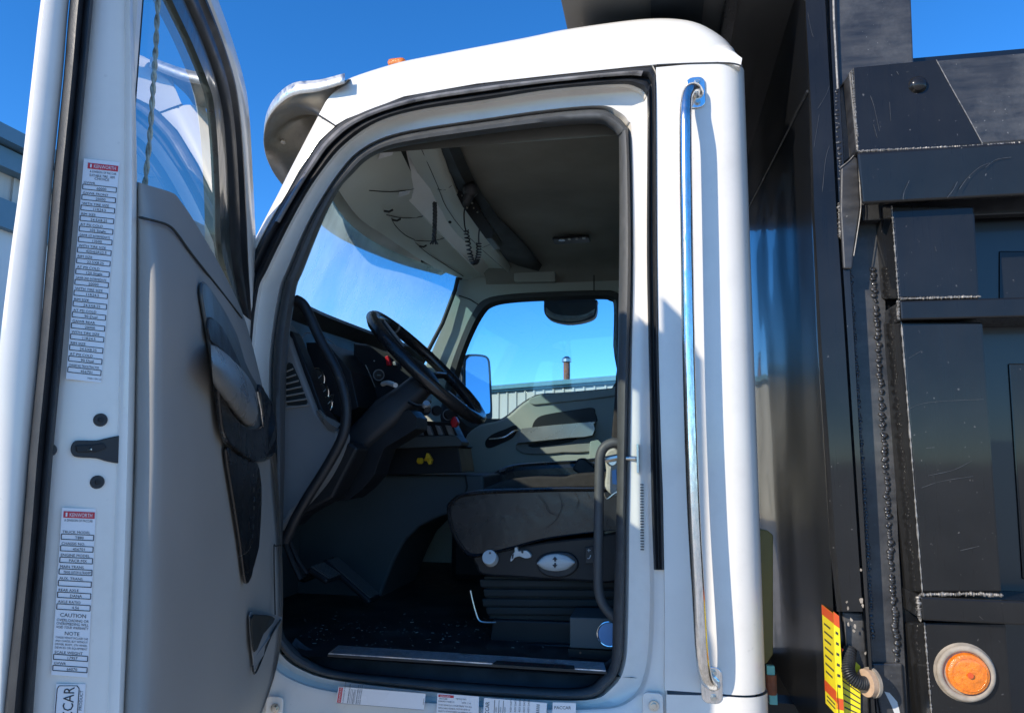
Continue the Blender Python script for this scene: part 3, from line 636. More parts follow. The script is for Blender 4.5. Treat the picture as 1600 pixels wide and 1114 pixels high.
# plugs and latch on the door edge
def plug(x, y, r):
    b = MB(); c = Ef(x, y, -.004); b.disc(c, EN, r, .004, 'rubber', 24, r2=r*.85); b.disc(c+EN*.003, EN, r*.35, .004, 'dash', 12); b.build('plug', door, smooth=True, autosm=40)
plug(157, 656, .0098); plug(152, 753, .0098); plug(78, 703, .009)
lt = MB(); lt.prism([Ef(q.x, q.y, -.0035) for q in crs([(110, 700), (114, 691), (122, 688), (150, 688), (168, 684), (193, 683), (193, 721), (168, 721), (150, 716), (120, 714), (112, 709)], 3, True)], EN*.0035, 'rubber'); lt.build('latch_mouth', door, bevel=.001)
l2 = MB(); l2.prism([Ef(x, y, .0002) for x, y in ((118, 696), (140, 695), (162, 692), (166, 700), (150, 706), (120, 706))], EN*.003, 'dash'); l2.box(Ef(140, 702, .004), (.008, .003, .003), 'steel'); l2.tube([Ef(193.5, 683, .002), Ef(193.5, 721, .002)], .0018, 'steel', 6); l2.build('latch_claw', door, bevel=.0015)
# labels on the door edge: printed film laid on the painted edge
def label_frame(tl, tr, bl, br, off):
    a, b_, c, d = [Ef(*p, off) for p in (tl, tr, bl, br)]
    def at(u, v): return (a.lerp(b_, u)).lerp(c.lerp(d, u), v)
    return at
def label_boxes(at, H, rows, v0, v1, mb, hgt=.009):
    n = len(rows)
    for i, (t, val) in enumerate(rows):
        v = v0+(v1-v0)*i/n; dv = (v1-v0)/n
        ux = (at(1, v)-at(0, v)); Wd = ux.length; ux = ux.normalized(); dn = (at(0, v+.01)-at(0, v)).normalized(); o = EN*.0006
        mb.text(t, at(.05, v+dv*.34)+o, ux, -dn, .0036, 'ink', align='LEFT', maxw=Wd*.85)
        if t.startswith('GAWR') and 'INTER' in t: pass
        p0 = at(.03, v+dv*.42)+o; p1 = at(.97, v+dv*.42)+o; q0 = at(.03, v+dv*.88)+o; q1 = at(.97, v+dv*.88)+o
        for s_, e_ in ((p0, p1), (q0, q1), (p0, q0), (p1, q1)):
            dd = (e_-s_).normalized(); nn = dd.cross(EN)*.00055; mb.add([s_-nn, e_-nn, e_+nn, s_+nn], [(0, 1, 2, 3)], 'ink')
        if val: mb.text(val, at(.55, v+dv*.80)+o, ux, -dn, .0038, 'ink', maxw=Wd*.8)
def wordmark(mb, at, v0, v1, u0=.12, u1=.97):
    o = EN*.0006; a, b_, c, d = at(u0, v0)+o, at(u1, v0)+o, at(u1, v1)+o, at(u0, v1)+o; mb.add([a, b_, c, d], [(0, 1, 2, 3)], 'redink')
    ux = (b_-a).normalized(); dn = (d-a).normalized(); h = (d-a).length
    mb.text('KENWORTH', at((u0+u1)/2+.05, v1)+dn*(-h*.2)+EN*.0011, ux, -dn, h*.6, 'paper', width=(b_-a).length*.72)
    e0 = at(u0+.06, v0)+EN*.0011+dn*h*.2; e1 = e0+ux*.0022; mb.add([e0, e1, e1+dn*h*.6, e0+dn*h*.6], [(0, 1, 2, 3)], 'paper')
rim = ['GVWR', 'GAWR FRONT', 'WITH TIRE SIZE', 'RIM SIZE', 'AT PSI COLD', 'GAWR 1ST INTERMEDIATE', 'WITH TIRE SIZE', 'RIM SIZE', 'AT PSI COLD', 'GAWR 2ND INTERMEDIATE', 'WITH TIRE SIZE', 'RIM SIZE', 'AT PSI COLD', 'GAWR REAR', 'WITH TIRE SIZE', 'RIM SIZE', 'AT PSI COLD', 'CHASSIS NO TRUCK/TRACTOR']
vals = ['60000', '20000', '11R24.5', '24.5X8.25', '105 Single', '13500', '425/65R22.5', '22.5X8.25', '120 Single', '20000', '11R24.5', '24.5X8.25', '90 Dual', '20000', '11R24.5', '24.5X8.25', '90 Dual', '456701']
at = label_frame((131, 248), (187, 254), (103, 592), (158, 598), -.0025)
lb1 = MB(); lb1.add([at(0, 0), at(1, 0), at(1, 1), at(0, 1)], [(0, 1, 2, 3)], 'paper'); wordmark(lb1, at, .018, .045)
def line(mb, at, v, txt, h, u=.5, w=None, m_='ink'):
    ux = (at(1, v)-at(0, v)).normalized(); dn = (at(0, v+.01)-at(0, v)).normalized(); mb.text(txt, at(u, v)+EN*.0006, ux, -dn, h, m_, width=w, maxw=(at(1, v)-at(0, v)).length*.9)
line(lb1, at, .062, 'A DIVISION OF PACCAR', .0034, .56, .036); line(lb1, at, .08, 'SUITABLE TIRE - RIM', .0038, .54, .034); line(lb1, at, .094, 'CHOICE', .0038, .54)
label_boxes(at, .3, list(zip(rim, vals)), .10, .975, lb1); line(lb1, at, .99, 'M20-1091 D', .0025, .8)
lb1.build('rating_label', door)['label'] = 'tall tyre and rim rating label, upper of the two on the door edge'
at = label_frame((97, 793), (150, 795), (80, 1054), (137, 1058), -.0025)
lb2 = MB(); lb2.add([at(0, 0), at(1, 0), at(1, 1), at(0, 1)], [(0, 1, 2, 3)], 'paper'); wordmark(lb2, at, .02, .06, .05, .97); line(lb2, at, .082, 'A DIVISION OF PACCAR', .0034, .5, .036)
label_boxes(at, .3, [('TRUCK MODEL', 'T880'), ('CHASSIS NO.', '456701'), ('ENGINE MODEL', 'PACR MX'), ('MAIN TRANS.', 'TRANS: EATON ULTRASHIFT'), ('AUX. TRANS.', ''), ('REAR AXLE', 'DANA'), ('AXLE RATIO', '4.56')], .13, .62, lb2)
for v, tx, h in ((.655, 'CAUTION', .0052), (.682, 'OVERLOADING OR', .0036), (.703, 'OVERSPEEDING WILL', .0036), (.724, 'VOID YOUR WARRANTY', .0036), (.762, 'NOTE', .005), (.783, 'CHASSIS WEIGHT INCLUDES CAB', .0028), (.803, 'AND CHASSIS, BUT WITHOUT', .0028), (.823, 'DRIVER, BODY, 5TH WHEEL', .0028), (.843, 'DEVICES OR EQUIPMENT', .0028)): line(lb2, at, v, tx, h)
label_boxes(at, .3, [('SCALE WEIGHT', '17957'), ('GVWR', '66070')], .85, .98, lb2); lb2.build('model_label', door)['label'] = 'chassis and warranty label, lower of the two on the door edge'
at = label_frame((88, 1068), (134, 1068), (80, 1160), (128, 1160), -.0025)
lb3 = MB(); lb3.add([at(0, 0), at(1, 0), at(1, 1), at(0, 1)], [(0, 1, 2, 3)], 'paper')
e = [at(u, v)+EN*.0006 for u, v in ((.04, .5), (.04, .08), (.1, .03), (.7, .03), (.78, .08), (.78, .5), (.78, .99))]
for s_, e_ in zip(e, e[1:]): lb3.tube([s_, e_], .0005, 'ink', 4)
ux = (at(.5, 0)-at(.5, 1)).normalized(); uy = (at(0, .5)-at(1, .5)).normalized()
lb3.text('PACCAR', at(.62, .45)+EN*.0006, ux, uy, .0135, 'ink', width=.062); lb3.text('PRODUCT', at(.92, .28)+EN*.0006, ux, uy, .004, 'ink'); lb3.build('maker_label', door)

# ================================================================== cab interior
cab = MB()
def quad(a, b, c, d, m): cab.add([a, b, c, d], [(0, 1, 2, 3)], m)
zf = 1.145; xb = .0
# rear wall, firewall, floor, side below glass
iw = MB()
iw.add([(xb, .12, 1.1), (xb, 1.9, 1.1), (xb, 1.9, 2.66), (xb, .12, 2.66)], [(0, 1, 2, 3)], 'green')
iw.build('rear_wall', T); iw = MB()
iw.add([(-1.45, .05, 1.0), (-1.45, 1.92, 1.0), (-1.45, 1.92, 2.02), (-1.45, .05, 2.02)], [(0, 1, 2, 3)], 'teal')
iw.add([(-1.45, .09, 1.0), (-1.16, .09, 1.0), (-1.16, .09, 2.1), (-1.45, .09, 2.1)], [(0, 1, 2, 3)], 'teal')
iw.build('firewall', T)
fl = MB(); fl.add([(-1.45, .05, zf), (xb, .05, zf), (xb, 1.92, zf), (-1.45, 1.92, zf)], [(0, 1, 2, 3)], 'mat')
fl.build('floor_mat', T)
# belly under the cab floor
ub = MB(); ub.box((-.6, 1.0, 1.02), (1.7, 1.86, .06), 'dash'); ub.build('cab_underside', T)
# sill tread and step plastic
sp = MB(); zsl = zf+.012
stp = [px([(456, 1006), (481, 1027), (528, 1046), (650, 1059), (780, 1069), (905, 1074), (940, 1054), (957, 1028)], .11, 5), px([(462, 996), (486, 1014), (528, 1026), (650, 1035), (780, 1044), (905, 1053), (935, 1046), (957, 1028)], .13, 5)]
sp.loft(stp, 'sill', closed=False)
sp.loft([px([(464, 1010), (500, 1024), (528, 1028), (650, 1037), (780, 1046), (905, 1055), (935, 1047), (957, 1030)], .105, 5), px([(464, 1004), (500, 1019), (528, 1023), (650, 1032), (780, 1041), (905, 1050), (935, 1042), (957, 1026)], .115, 5)], 'sill', closed=False)
sill = sp.build('door_sill', T, smooth=True)
at0 = [PZ(x, y, zsl) for x, y in ((512, 1022), (948, 1049), (944, 1036), (528, 1009))]
tr_ = MB(); tr_.prism(at0, (0, 0, -.006), 'column')
for i in range(8):
    t = (i+.5)/8; a = at0[0].lerp(at0[3], t); c = at0[1].lerp(at0[2], t); d_ = (c-a); L_ = d_.length
    tr_.box((a+c)/2+ZV*.001, (L_*.995, (at0[3]-at0[0]).length/8*.62, .004), 'alu', rot=Matrix.Rotation(math.atan2(d_.y, d_.x), 3, 'Z'))
tread = tr_.build('tread_plate', sill)
inl = MB(); ip = [PZ(x, y, zsl+.004) for x, y in ((768, 1037.5), (898, 1045.5), (897, 1039), (776, 1031.5))]; inl.prism(ip, (0, 0, -.004), 'greendark')
M['logored'] = mat('dark_red_print', (.10, .01, .015), .5)
a, b_, c, d = ip; ux = (b_-a).normalized(); uy = (d-a).normalized(); inl.text('KENWORTH', (a+b_)/2+uy*.008+ZV*.001, ux, uy, .022, 'logored', width=.16); inl.build('inlay', sill)
# labels on the rocker
def rocker_label(name, tl, tr, br, bl, draw):
    mb = MB(); q = [P(x, y, .0) for x, y in (tl, tr, br, bl)]
    nrm = (q[1]-q[0]).cross(q[3]-q[0]).normalized(); nrm = nrm if nrm.y < 0 else -nrm
    q = [p+nrm*.004 for p in q]; mb.add(q, [(0, 1, 2, 3)], 'paper')
    def at(u, v, o=.0006): return (q[0].lerp(q[1], u)).lerp(q[3].lerp(q[2], u), v)+nrm*o
    draw(mb, at); return mb.build(name, lower)
def bar_(mb, at, u0, v0, u1, v1, m, o=.0006): mb.add([at(u0, v0, o), at(u1, v0, o), at(u1, v1, o), at(u0, v1, o)], [(0, 1, 2, 3)], m)
def txt(mb, at, u, v, s, h, rot=0, m='ink', w=None, al='LEFT'):
    a = at(u, v, .0009); ux = (at(u+.01, v, .0009)-a).normalized(); uy = (a-at(u, v+.01, .0009)).normalized()
    if rot: ux, uy = uy, -ux
    mb.text(s, a, ux, uy, h, m, width=w, align=al)
def dl(mb, at):
    bar_(mb, at, .01, .06, .055, .96, 'redink'); txt(mb, at, .045, .9, 'KENWORTH', .0055, 1, 'paper', .038)
    for i, s in enumerate(('A DIVISION OF PACCAR', '', 'TRUCK BASIC COLOR', '', 'PAINT CODE')):
        if s: txt(mb, at, .085+i*.028, .95, s, .0035, 1)
    for u in (.13, .17, .205): bar_(mb, at, u, .1, u+.003, .95, 'ink'); bar_(mb, at, u+.022, .1, u+.025, .95, 'ink')
    for i in range(3): txt(mb, at, .24+i*.02, .95, 'MADE WITH LABELS ONE', .003, 1)
    bar_(mb, at, 0, 0, 1, .012, 'ink'); bar_(mb, at, 0, .985, 1, 1, 'ink'); bar_(mb, at, .985, .3, .989, .7, 'ink')
rocker_label('paint_label', (530, 1071), (666, 1082), (663, 1108), (526, 1097), dl)
def dl2(mb, at):
    bar_(mb, at, .03, .03, .4, .12, 'redink'); txt(mb, at, .08, .11, 'KENWORTH', .004, 0, 'paper', .026)
    txt(mb, at, .06, .2, 'PACCAR', .004); txt(mb, at, .45, .16, 'VEHICLE MFD', .0033); txt(mb, at, .03, .29, 'MANUFACTURED BY', .0033); txt(mb, at, .6, .29, 'DATE 11 18', .0033)
    for i, s in enumerate(('THIS VEHICLE CONFORMS TO ALL', 'APPLICABLE FEDERAL MOTOR VEHICLE', 'SAFETY STANDARDS IN EFFECT ON', 'THE DATE OF MANUFACTURE SHOWN', 'ABOVE VEHICLE IDENTIFICATION')): txt(mb, at, .04, .42+i*.11, s, .0035, 0, 'ink', .085 if i % 2 else .09)
rocker_label('certification_label', (684, 1082), (749, 1087), (748, 1130), (682, 1126), dl2)
def dl3(mb, at):
    txt(mb, at, .09, .93, 'PACCAR', .010, 1, 'ink', .045)
    for u in (.17, .24, .31): bar_(mb, at, u, .05, u+.008, .95, 'ink'); txt(mb, at, u+.045, .9, 'SERIAL 65021', .004, 1)
    for i in range(5): txt(mb, at, .45+i*.07, .9, 'CABIN ASSY DATA', .0045, 1)
    for i in range(9): bar_(mb, at, .84, .1+i*.09, .89, .14+i*.09, 'ink')
rocker_label('parts_label', (757, 1089), (855, 1097), (853, 1130), (755, 1126), dl3)
def dl4(mb, at):
    txt(mb, at, .08, .3, 'PACCAR', .0075, 0, 'ink', .042); txt(mb, at, .15, .62, 'FUEL TYPE 12', .004); txt(mb, at, .15, .85, 'DIESEL', .004)
rocker_label('maker_plate', (864, 1096), (900, 1097), (900, 1130), (863, 1130), dl4)

# ---- overhead console and headliner
def chain(keys):
    k = crs(keys, 8)
    def f(Y):
        if Y <= k[0].z: return P(k[0].x, k[0].y, Y)
        for a, b in zip(k, k[1:]):
            if a.z <= Y <= b.z: t = (Y-a.z)/max(1e-6, b.z-a.z); q = a.lerp(b, t); return P(q.x, q.y, Y)
        return P(k[-1].x, k[-1].y, Y)
    return f
cA = chain([(516, 268, .08), (530, 299, .15), (542, 317, .27), (564, 344, .5), (599, 367, .85), (642, 396, 1.25), (680, 419, 1.6), (722, 436, 1.9)])
cM = chain([(560, 230, .08), (590, 262, .22), (612, 300, .5), (645, 345, .95), (680, 385, 1.3), (742, 431, 1.9)])
cB = chain([(610, 200, .08), (624, 232, .22), (652, 289, .6), (671, 333, .9), (699, 368, 1.2), (764, 428, 1.9)])
cC = chain([(642, 190, .08), (657, 227, .25), (683, 289, .6), (699, 327, .85), (736, 374, 1.25), (793, 426, 1.9)])
cE = chain([(672, 185, .08), (685, 224, .25), (708, 290, .6), (730, 328, .85), (761, 374, 1.2), (802, 425, 1.9)])
cF = chain([(690, 185, .08), (703, 224, .25), (732, 283, .6), (768, 349, 1.0), (805, 386, 1.35), (845, 424, 1.9)])
YS = [.08, .15, .25, .35, .5, .65, .8, 1.0, 1.2, 1.4, 1.6, 1.75, 1.9]
oc = MB()
def row(f, dx=0, dz=0): return [f(Y)+Vector((dx, 0, dz)) for Y in YS]
rwA = row(cA); rwM = row(cM, 0, -.012); rwB = row(cB)
gro = [p+Vector((.01, 0, .03)) for p in rwB]; rwB2 = [p+Vector((.02, 0, .003)) for p in rwB]
rwC = row(cC); rwE = row(cE)
mid = [a.lerp(b, .5)+Vector((0, 0, -.012)) for a, b in zip(rwC, rwE)]
lipu = [p+Vector((.005, 0, .025)) for p in rwE]
oc.loft([[p+ZV*.02 for p in rwA], rwA, [a.lerp(b, .5)+Vector((0, 0, -.008)) for a, b in zip(rwA, rwM)], rwM, [a.lerp(b, .6)+Vector((0, 0, -.008)) for a, b in zip(rwM, rwB)], rwB], 'console', closed=False)
oc.loft([rwB, gro, rwB2], 'greendark', closed=False)
oc.loft([rwB2, rwC, mid, rwE, lipu], 'console', closed=False)
zc = 2.70
oc.loft([[Vector((p.x-.02, p.y, p.z+.02)) for p in rwE], [Vector((p.x+.0, p.y, zc-.02)) for p in row(cF)], [Vector((p.x+.03, p.y, zc)) for p in row(cF)]], 'greendark', closed=False)
console = oc.build('overhead_console', T, smooth=True, autosm=60)
# seams and doors of the console, on its surface
samp = []
for i in range(41):
    for (Ra, Rb, m0) in ((rwA, rwM, 0), (rwM, rwB, 0), (rwB2, rwC, 0), (rwC, rwE, 0)):
        pass
for (fa, fb, dz) in ((cA, cM, (0, -.012)), (cM, cB, (-.012, 0)), (cB, cC, (.003, 0)), (cC, cE, (0, 0))):
    for i in range(25):
        for j in range(0, 92):
            Y = .08+j*.02; u = i/24; p = fa(Y).lerp(fb(Y), u)+ZV*(dz[0]*(1-u)+dz[1]*u-.010*math.sin(math.pi*u)); samp.append((proj(p), p))
def onc(x, y, lift=.006):
    q = min(samp, key=lambda s: (s[0][0]-x)**2+(s[0][1]-y)**2)[1]; v = P(x, y, q.y); return v-(v-CAM).normalized()*lift
def seam(pts, r=.0017, m='greendark'):
    b = MB(); k = crs(pts, 3); b.tube([onc(q.x, q.y, .004) for q in k], r, m, 5); b.build('console_seam', console)
seam([(577, 298), (610, 300), (640, 297), (651, 292)])
seam([(604, 336), (630, 341), (658, 339), (668, 332)]); seam([(612, 341), (617, 352), (632, 367), (648, 375)])
seam([(646, 376), (672, 377), (692, 373), (697, 369)]); seam([(648, 378), (668, 396), (705, 420), (724, 432)])
seam([(657, 230), (683, 289), (699, 327), (736, 374), (793, 425)], .0012); seam([(683, 296), (696, 297), (706, 290)], .001); seam([(752, 388), (768, 381)], .001)
def latch(x, y):
    b = MB(); q = onc(x, y, .008); b.tube([q, q+Vector((.02, 0, -.004)), q+Vector((.035, 0, .003))], .004, 'greendark', 6); b.build('door_catch', console)
latch(600, 330); latch(613, 344); latch(655, 385)
def cl(x0, y0, x1, y1, hgt, red):
    b = MB(); a = onc(x0, y0, .008); c = onc(x1, y1, .008); dn = onc((x0+x1)/2-3, (y0+y1)/2+hgt, .008)-onc((x0+x1)/2, (y0+y1)/2, .008)
    b.add([a, c, c+dn, a+dn], [(0, 1, 2, 3)], 'paper')
    if red: 
        k = a.lerp(c, .8); b.add([k-YV*.002, c-YV*.002, c+dn-YV*.002, k+dn-YV*.002], [(0, 1, 2, 3)], 'red')
    for i in range(4):
        s_ = a.lerp(c, .08)+dn*(.2+.2*i)-YV*.002; e_ = a.lerp(c, .45)+dn*(.2+.2*i)-YV*.002; w_ = dn*.05; b.add([s_, e_, e_+w_, s_+w_], [(0, 1, 2, 3)], 'ink')
    b.build('warning_label', console)
cl(594, 239, 616, 233, 10, True); cl(624, 300, 642, 297, 8, False)
sv = MB(); q = onc(703, 347, .006); sv.disc(q, Vector((0, -.5, -1)), .007, .003, 'greendark', 12); sv.build('screw', console)
# headliner
hl = MB(); n_ = 12; rw = []
for Y, z in ((.13, 2.635), (.16, 2.70), (.3, 2.72), (1.6, 2.72), (1.8, 2.70), (1.88, 2.67), (1.92, 2.62)): rw.append([Vector((-.92+.12*i if i else -.92, Y, z)) for i in range(9)])
hl.loft(rw, 'headliner', closed=False); head = hl.build('headliner', T, smooth=True)
pass
ear = MB(); ear.prism([P(x, y, 1.86) for x, y in ((803, 424), (812, 410), (822, 402), (840, 406), (860, 414), (866, 421), (868, 430), (868, 440), (803, 440))], (0, .04, 0), 'green'); ear.build('corner_cover', T, bevel=.006)
dm = MB(); c = P(893, 373, 1.25); c.z = 2.70; k = PZ(893, 373, 2.705)
dm.prism(rrect(k, XV, YV, .17, .09, .012), (0, 0, -.012), 'dash'); dl_ = dm.build('dome_light', T, bevel=.004)
for i in range(4):
    b = MB(); q = PZ(878+i*11.5, 374-i*.8, 2.69); b.disc(q, -ZV, .016 if i == 0 else .007, .006, 'plwhite' if i else 'chrome', 14); b.build('lamp_lens', dl_)
# radio with microphone
rd = thing('two_way_radio', 'black two way radio clipped behind the overhead console with its microphone and coiled cord', 'radio', tuple(P(760, 340, .75)))
b = MB(); b.prism([P(x, y, .68) for x, y in ((709, 274), (714, 268), (724, 284), (735, 305), (765, 350), (772, 362), (768, 372), (758, 372), (742, 350), (722, 322), (711, 300))], (0, .16, 0), 'dash'); b.build('radio_body', rd, bevel=.004)
b = MB(); c = P(735, 297, .58); w3 = Vector((.4, -.8, -.3)); b.disc(c, w3, .030, .022, 'rubber', 20, r2=.026, dome=.012); b.tube([P(735, 300, .57), P(730, 314, .57), P(727, 322, .58)], [.022, .018, .012], 'rubber', 12, flat=.7); b.build('microphone', rd, smooth=True)
b = MB()
for x, y in ((722, 306), (738, 318), (741, 326), (746, 332), (730, 325)): b.disc(P(x, y, .66), -YV, .0035, .004, 'steel', 8)
b.build('knob', rd)
path = [P(x, y, .56) for x, y in ((727, 322), (725, 335), (726, 352), (728, 361))]
b = MB(); b.tube(sm(path, 4), .003, 'rubber', 6)
coil = sm([P(x, y, .56) for x, y in ((728, 360), (731, 378), (735, 400), (740, 412), (745, 408), (748, 395), (748, 380))], 30)
b.tube([p+Vector((math.cos(i*.75), .0, .0))*.0085+Vector((0, math.sin(i*.75), 0))*.0085 for i, p in enumerate(coil)], .0028, 'rubber', 5)
b.tube(sm([P(x, y, .56) for x, y in ((748, 380), (748, 368), (749, 358))], 4), .003, 'rubber', 6); b.build('coiled_cord', rd, smooth=True)
pc = thing('braided_cord', 'short black braided pull cord hanging from the overhead console', 'cord', tuple(P(680, 318, .5)))
b = MB(); cps = sm([P(x, y, .5) for x, y in ((679, 317), (679.5, 335), (679, 355), (678, 376))], 16)
for ph in (0, 2.1, 4.2): b.tube([p+Vector((math.cos(ph+i*.5), math.sin(ph+i*.5), 0))*.0045 for i, p in enumerate(cps)], .0042, 'rubber', 6)
b.build('braid', pc, smooth=True)
b = MB()
for x in (672, 676, 681, 684): b.tube([P(678, 373, .5), P(x, 382, .5)], .003, 'rubber', 5)
b.build('tassel', pc)

# ---- windshield
ws = MB(); rows = []
for t in [i/10 for i in range(0, 11)]:
    top = []
    for j in range(15):
        u = j/14; Y = .06+1.88*u
        pt = P(515, 275, .06).lerp(P(726, 428, 1.94), u); pb = P(418, 520, .06).lerp(P(655, 625, 1.94), u)
        p = pt.lerp(pb, t); p = p+Vector((-.20*math.sin(math.pi*u)**.8, 0, 0)); p.y = Y; top.append(p)
    rows.append(top)
ws.loft(rows, 'glass_ws', closed=False); wsh = ws.build('windshield', T, smooth=True)
wf = MB(); wf.tube([P(x, y, Y)+Vector((-.02, 0, 0)) for x, y, Y in ((721, 434, 1.86), (717, 452, 1.86), (697, 505, 1.85), (675, 547, 1.84), (650, 600, 1.83))], .012, 'rubber', 8)
wf.tube([P(x, y, Y) for x, y, Y in ((660, 408, 1.55), (690, 419, 1.75), (712, 428, 1.86), (722, 436, 1.87))], .010, 'rubber', 8); wf.build('windshield_gasket', wsh, smooth=True)
# white roof header strip outside above the glass so the roof closes
hd2 = MB(); hd2.loft([[Vector((p.x-.03, p.y, p.z+.01)) for p in rows[0]], [Vector((p.x+.02, p.y, 2.72)) for p in rows[0]], [Vector((-.85, p.y, 2.76)) for p in rows[0]]], 'white', closed=False); hd2.build('roof_header', T, smooth=True)

# ---- far side wall with the passenger window
Wi = [(727, 556), (742, 519), (757, 492), (770, 480), (797, 474), (852, 470.5), (935, 468), (953, 470.5), (959, 480), (958, 540), (956.5, 606), (855, 614), (831, 620), (812, 632), (794, 647), (776, 657), (735, 668), (712, 640), (716, 600)]
Wo = [(706, 571), (728, 512), (744, 482), (760, 468), (788, 462), (843, 458), (935, 455), (961, 458), (968, 472), (969, 540), (969, 612), (858, 622), (836, 629), (818, 640), (798, 655), (778, 666), (730, 682), (694, 655), (697, 610)]
Wb = [(650, 600), (690, 515), (715, 452), (722, 434), (780, 420), (843, 415), (935, 410), (990, 410), (1035, 440), (1035, 540), (1035, 1000), (900, 1000), (850, 1000), (820, 1000), (790, 1000), (700, 1000), (600, 1000), (560, 900), (590, 700)]
fw = MB(); fw.loft([px(Wb, 1.90, 4, True), px(Wo, 1.92, 4, True)], 'green')
fw.add([Vector((-1.45, 1.925, 1.0)), Vector((0.05, 1.925, 1.0)), Vector((.05, 1.925, 1.9)), Vector((-1.45, 1.925, 1.9))], [(0, 1, 2, 3)], 'teal')
fwo = fw.build('passenger_side_wall', T, smooth=True, autosm=50)
fsn = MB(); fsn.loft([px(mix(Wb, Wo, .97), 1.905, 4, True), px(Wo, 1.89, 4, True), px(mix(Wo, Wi, .5), 1.89, 4, True), px(Wi, 1.915, 4, True), px(Wi, 1.96, 4, True)], 'rubber'); fsn.build('window_seal', fwo, smooth=True)
fg = MB(); k = px(mix(Wi, Wo, .5), 1.95, 2, True); fg.add(k, [tuple(range(len(k)))], 'glass_far'); fg.build('passenger_window', fwo)
fo = MB(); fo.loft([px(Wo, 1.97, 4, True), [Vector((min(max(p.x, -1.3), .12), 2.0, p.z)) for p in px(Wb, 1.98, 4, True)]], 'white'); fo.build('passenger_outer_skin', fwo)
ln = MB(); ln.tube([P(x, y, 1.895) for x, y in ((717, 462), (735, 468), (747, 476))], .003, 'greendark', 5); ln.tube([P(928, 430, 1.89), P(928, 455, 1.89)], .003, 'greendark', 5); ln.build('trim_seam', fwo)
# passenger door trim
pd = MB()
pd.prism([P(q.x, q.y, 1.84) for q in crs([(1000, 602), (956, 606), (900, 611), (855, 614.5), (838, 618), (826, 624), (812, 634), (796, 648), (780, 657), (760, 661), (742, 668), (725, 690), (722, 760), (760, 800), (1000, 800)], 3, True)], (0, .07, 0), 'green')
pdo = pd.build('passenger_door', T, bevel=.012, seg=3)
def fdp(name, pts, Y, m, th=.012, n=3, bv=.003, par=pdo):
    b = MB(); b.prism([P(q.x, q.y, Y) for q in crs(pts, n, True)], (0, th, 0), m); return b.build(name, par, bevel=bv)
fdp('upper_pad', [(826, 624), (840, 619), (880, 616), (962, 608), (962, 618), (900, 626), (850, 631), (832, 632)], 1.825, 'green', .02, bv=.008)
fdp('armrest_recess', [(832, 664), (840, 652), (860, 646), (900, 640), (926, 637), (930, 645), (929, 662), (870, 668), (836, 671)], 1.832, 'dash', .012)
fdp('handle_recess', [(758, 690), (768, 679), (790, 670), (805, 664), (808, 672), (800, 684), (780, 694), (762, 700)], 1.832, 'dash', .012)
fdp('armrest', [(808, 692), (814, 672), (826, 668), (922, 659), (928, 662), (926, 680), (890, 684), (812, 692)], 1.78, 'trimlight', .06, 2, .012)
fdp('map_pocket', [(806, 694), (860, 690), (922, 683), (928, 690), (922, 706), (880, 707), (850, 710), (815, 708)], 1.822, 'trim', .02, 2, .006)
fdp('slot_shade', [(826, 694), (868, 688), (900, 684), (893, 690), (850, 697), (832, 699)], 1.815, 'greendark', .01, 2)  # dark plate laid on for the shade inside the slot
b = MB(); b.tube(sm([P(x, y, 1.80) for x, y in ((764, 686), (778, 685), (790, 682), (802, 674), (810, 673))], 4), [.006]*17, 'chrome', 8, flat=.6); b.build('door_release', pdo, smooth=True)
fdp('kick_panel', [(922, 690), (932, 684), (965, 720), (965, 800), (915, 800)], 1.81, 'green', .03, 1)
# passenger mirror outside
mi_ = MB(); mc = P(747, 604, 2.28); mn = Vector((.85, -.52, .14)).normalized(); mu = ZV.cross(mn).normalized()
def mq(x, y): return PL(x, y, mc, mn)
mo = [mq(q.x, q.y) for q in crs([(723, 568), (726, 557), (735, 553), (755, 554), (764, 559), (767, 572), (769, 610), (770, 646), (768, 655), (756, 658), (735, 657), (724, 650), (722, 610)], 3, True)]
mi_.prism(mo, -mn*.09, 'rubber'); mir = mi_.build('side_mirror', T, bevel=.006, seg=3)
mg = MB(); k = [mq(q.x, q.y)+mn*.003 for q in crs([(727, 570), (729, 561), (737, 557), (753, 558), (760, 562), (762, 574), (764, 610), (765, 640), (762, 646), (750, 647), (735, 646), (728, 640), (727, 610)], 3, True)]; mg.prism(k, mn*.002, 'mirror'); mg.build('mirror_glass', mir)
ma = MB(); ma.tube([mc-mn*.05-ZV*.02, Vector((-1.2, 1.98, 2.0))], .018, 'rubber', 8); ma.tube([mc-mn*.05+ZV*.1, Vector((-1.2, 1.98, 2.2))], .014, 'rubber', 8); ma.build('mirror_arm', mir)
# round-bottomed look-down mirror above the passenger window
lk = MB(); k = [P(q.x, q.y, 2.06) for q in crs([(850, 472), (852, 468), (890, 466), (930, 468), (932.5, 474), (932, 488), (926, 497), (908, 503), (885, 505), (862, 500), (851, 490)], 3, True)]
lk.prism(k, (0, .07, 0), 'rubber'); lko = lk.build('look_down_mirror', T, bevel=.008, seg=3)
b = MB(); tp = crs([(853, 480), (866, 490), (890, 493.5), (914, 491), (930, 482)], 4); bt = crs([(853, 491), (864, 498), (886, 502.5), (908, 500.5), (928, 492)], 4)
b.loft([[P(q.x, q.y, 2.052) for q in tp], [P((q.x+r.x)/2, (q.y+r.y)/2, 2.035) for q, r in zip(tp, bt)], [P(q.x, q.y, 2.055) for q in bt]], 'gasket', closed=False); b.build('mirror_reflection', lko, smooth=True)  # curved mirror face, coloured tan for what it reflects

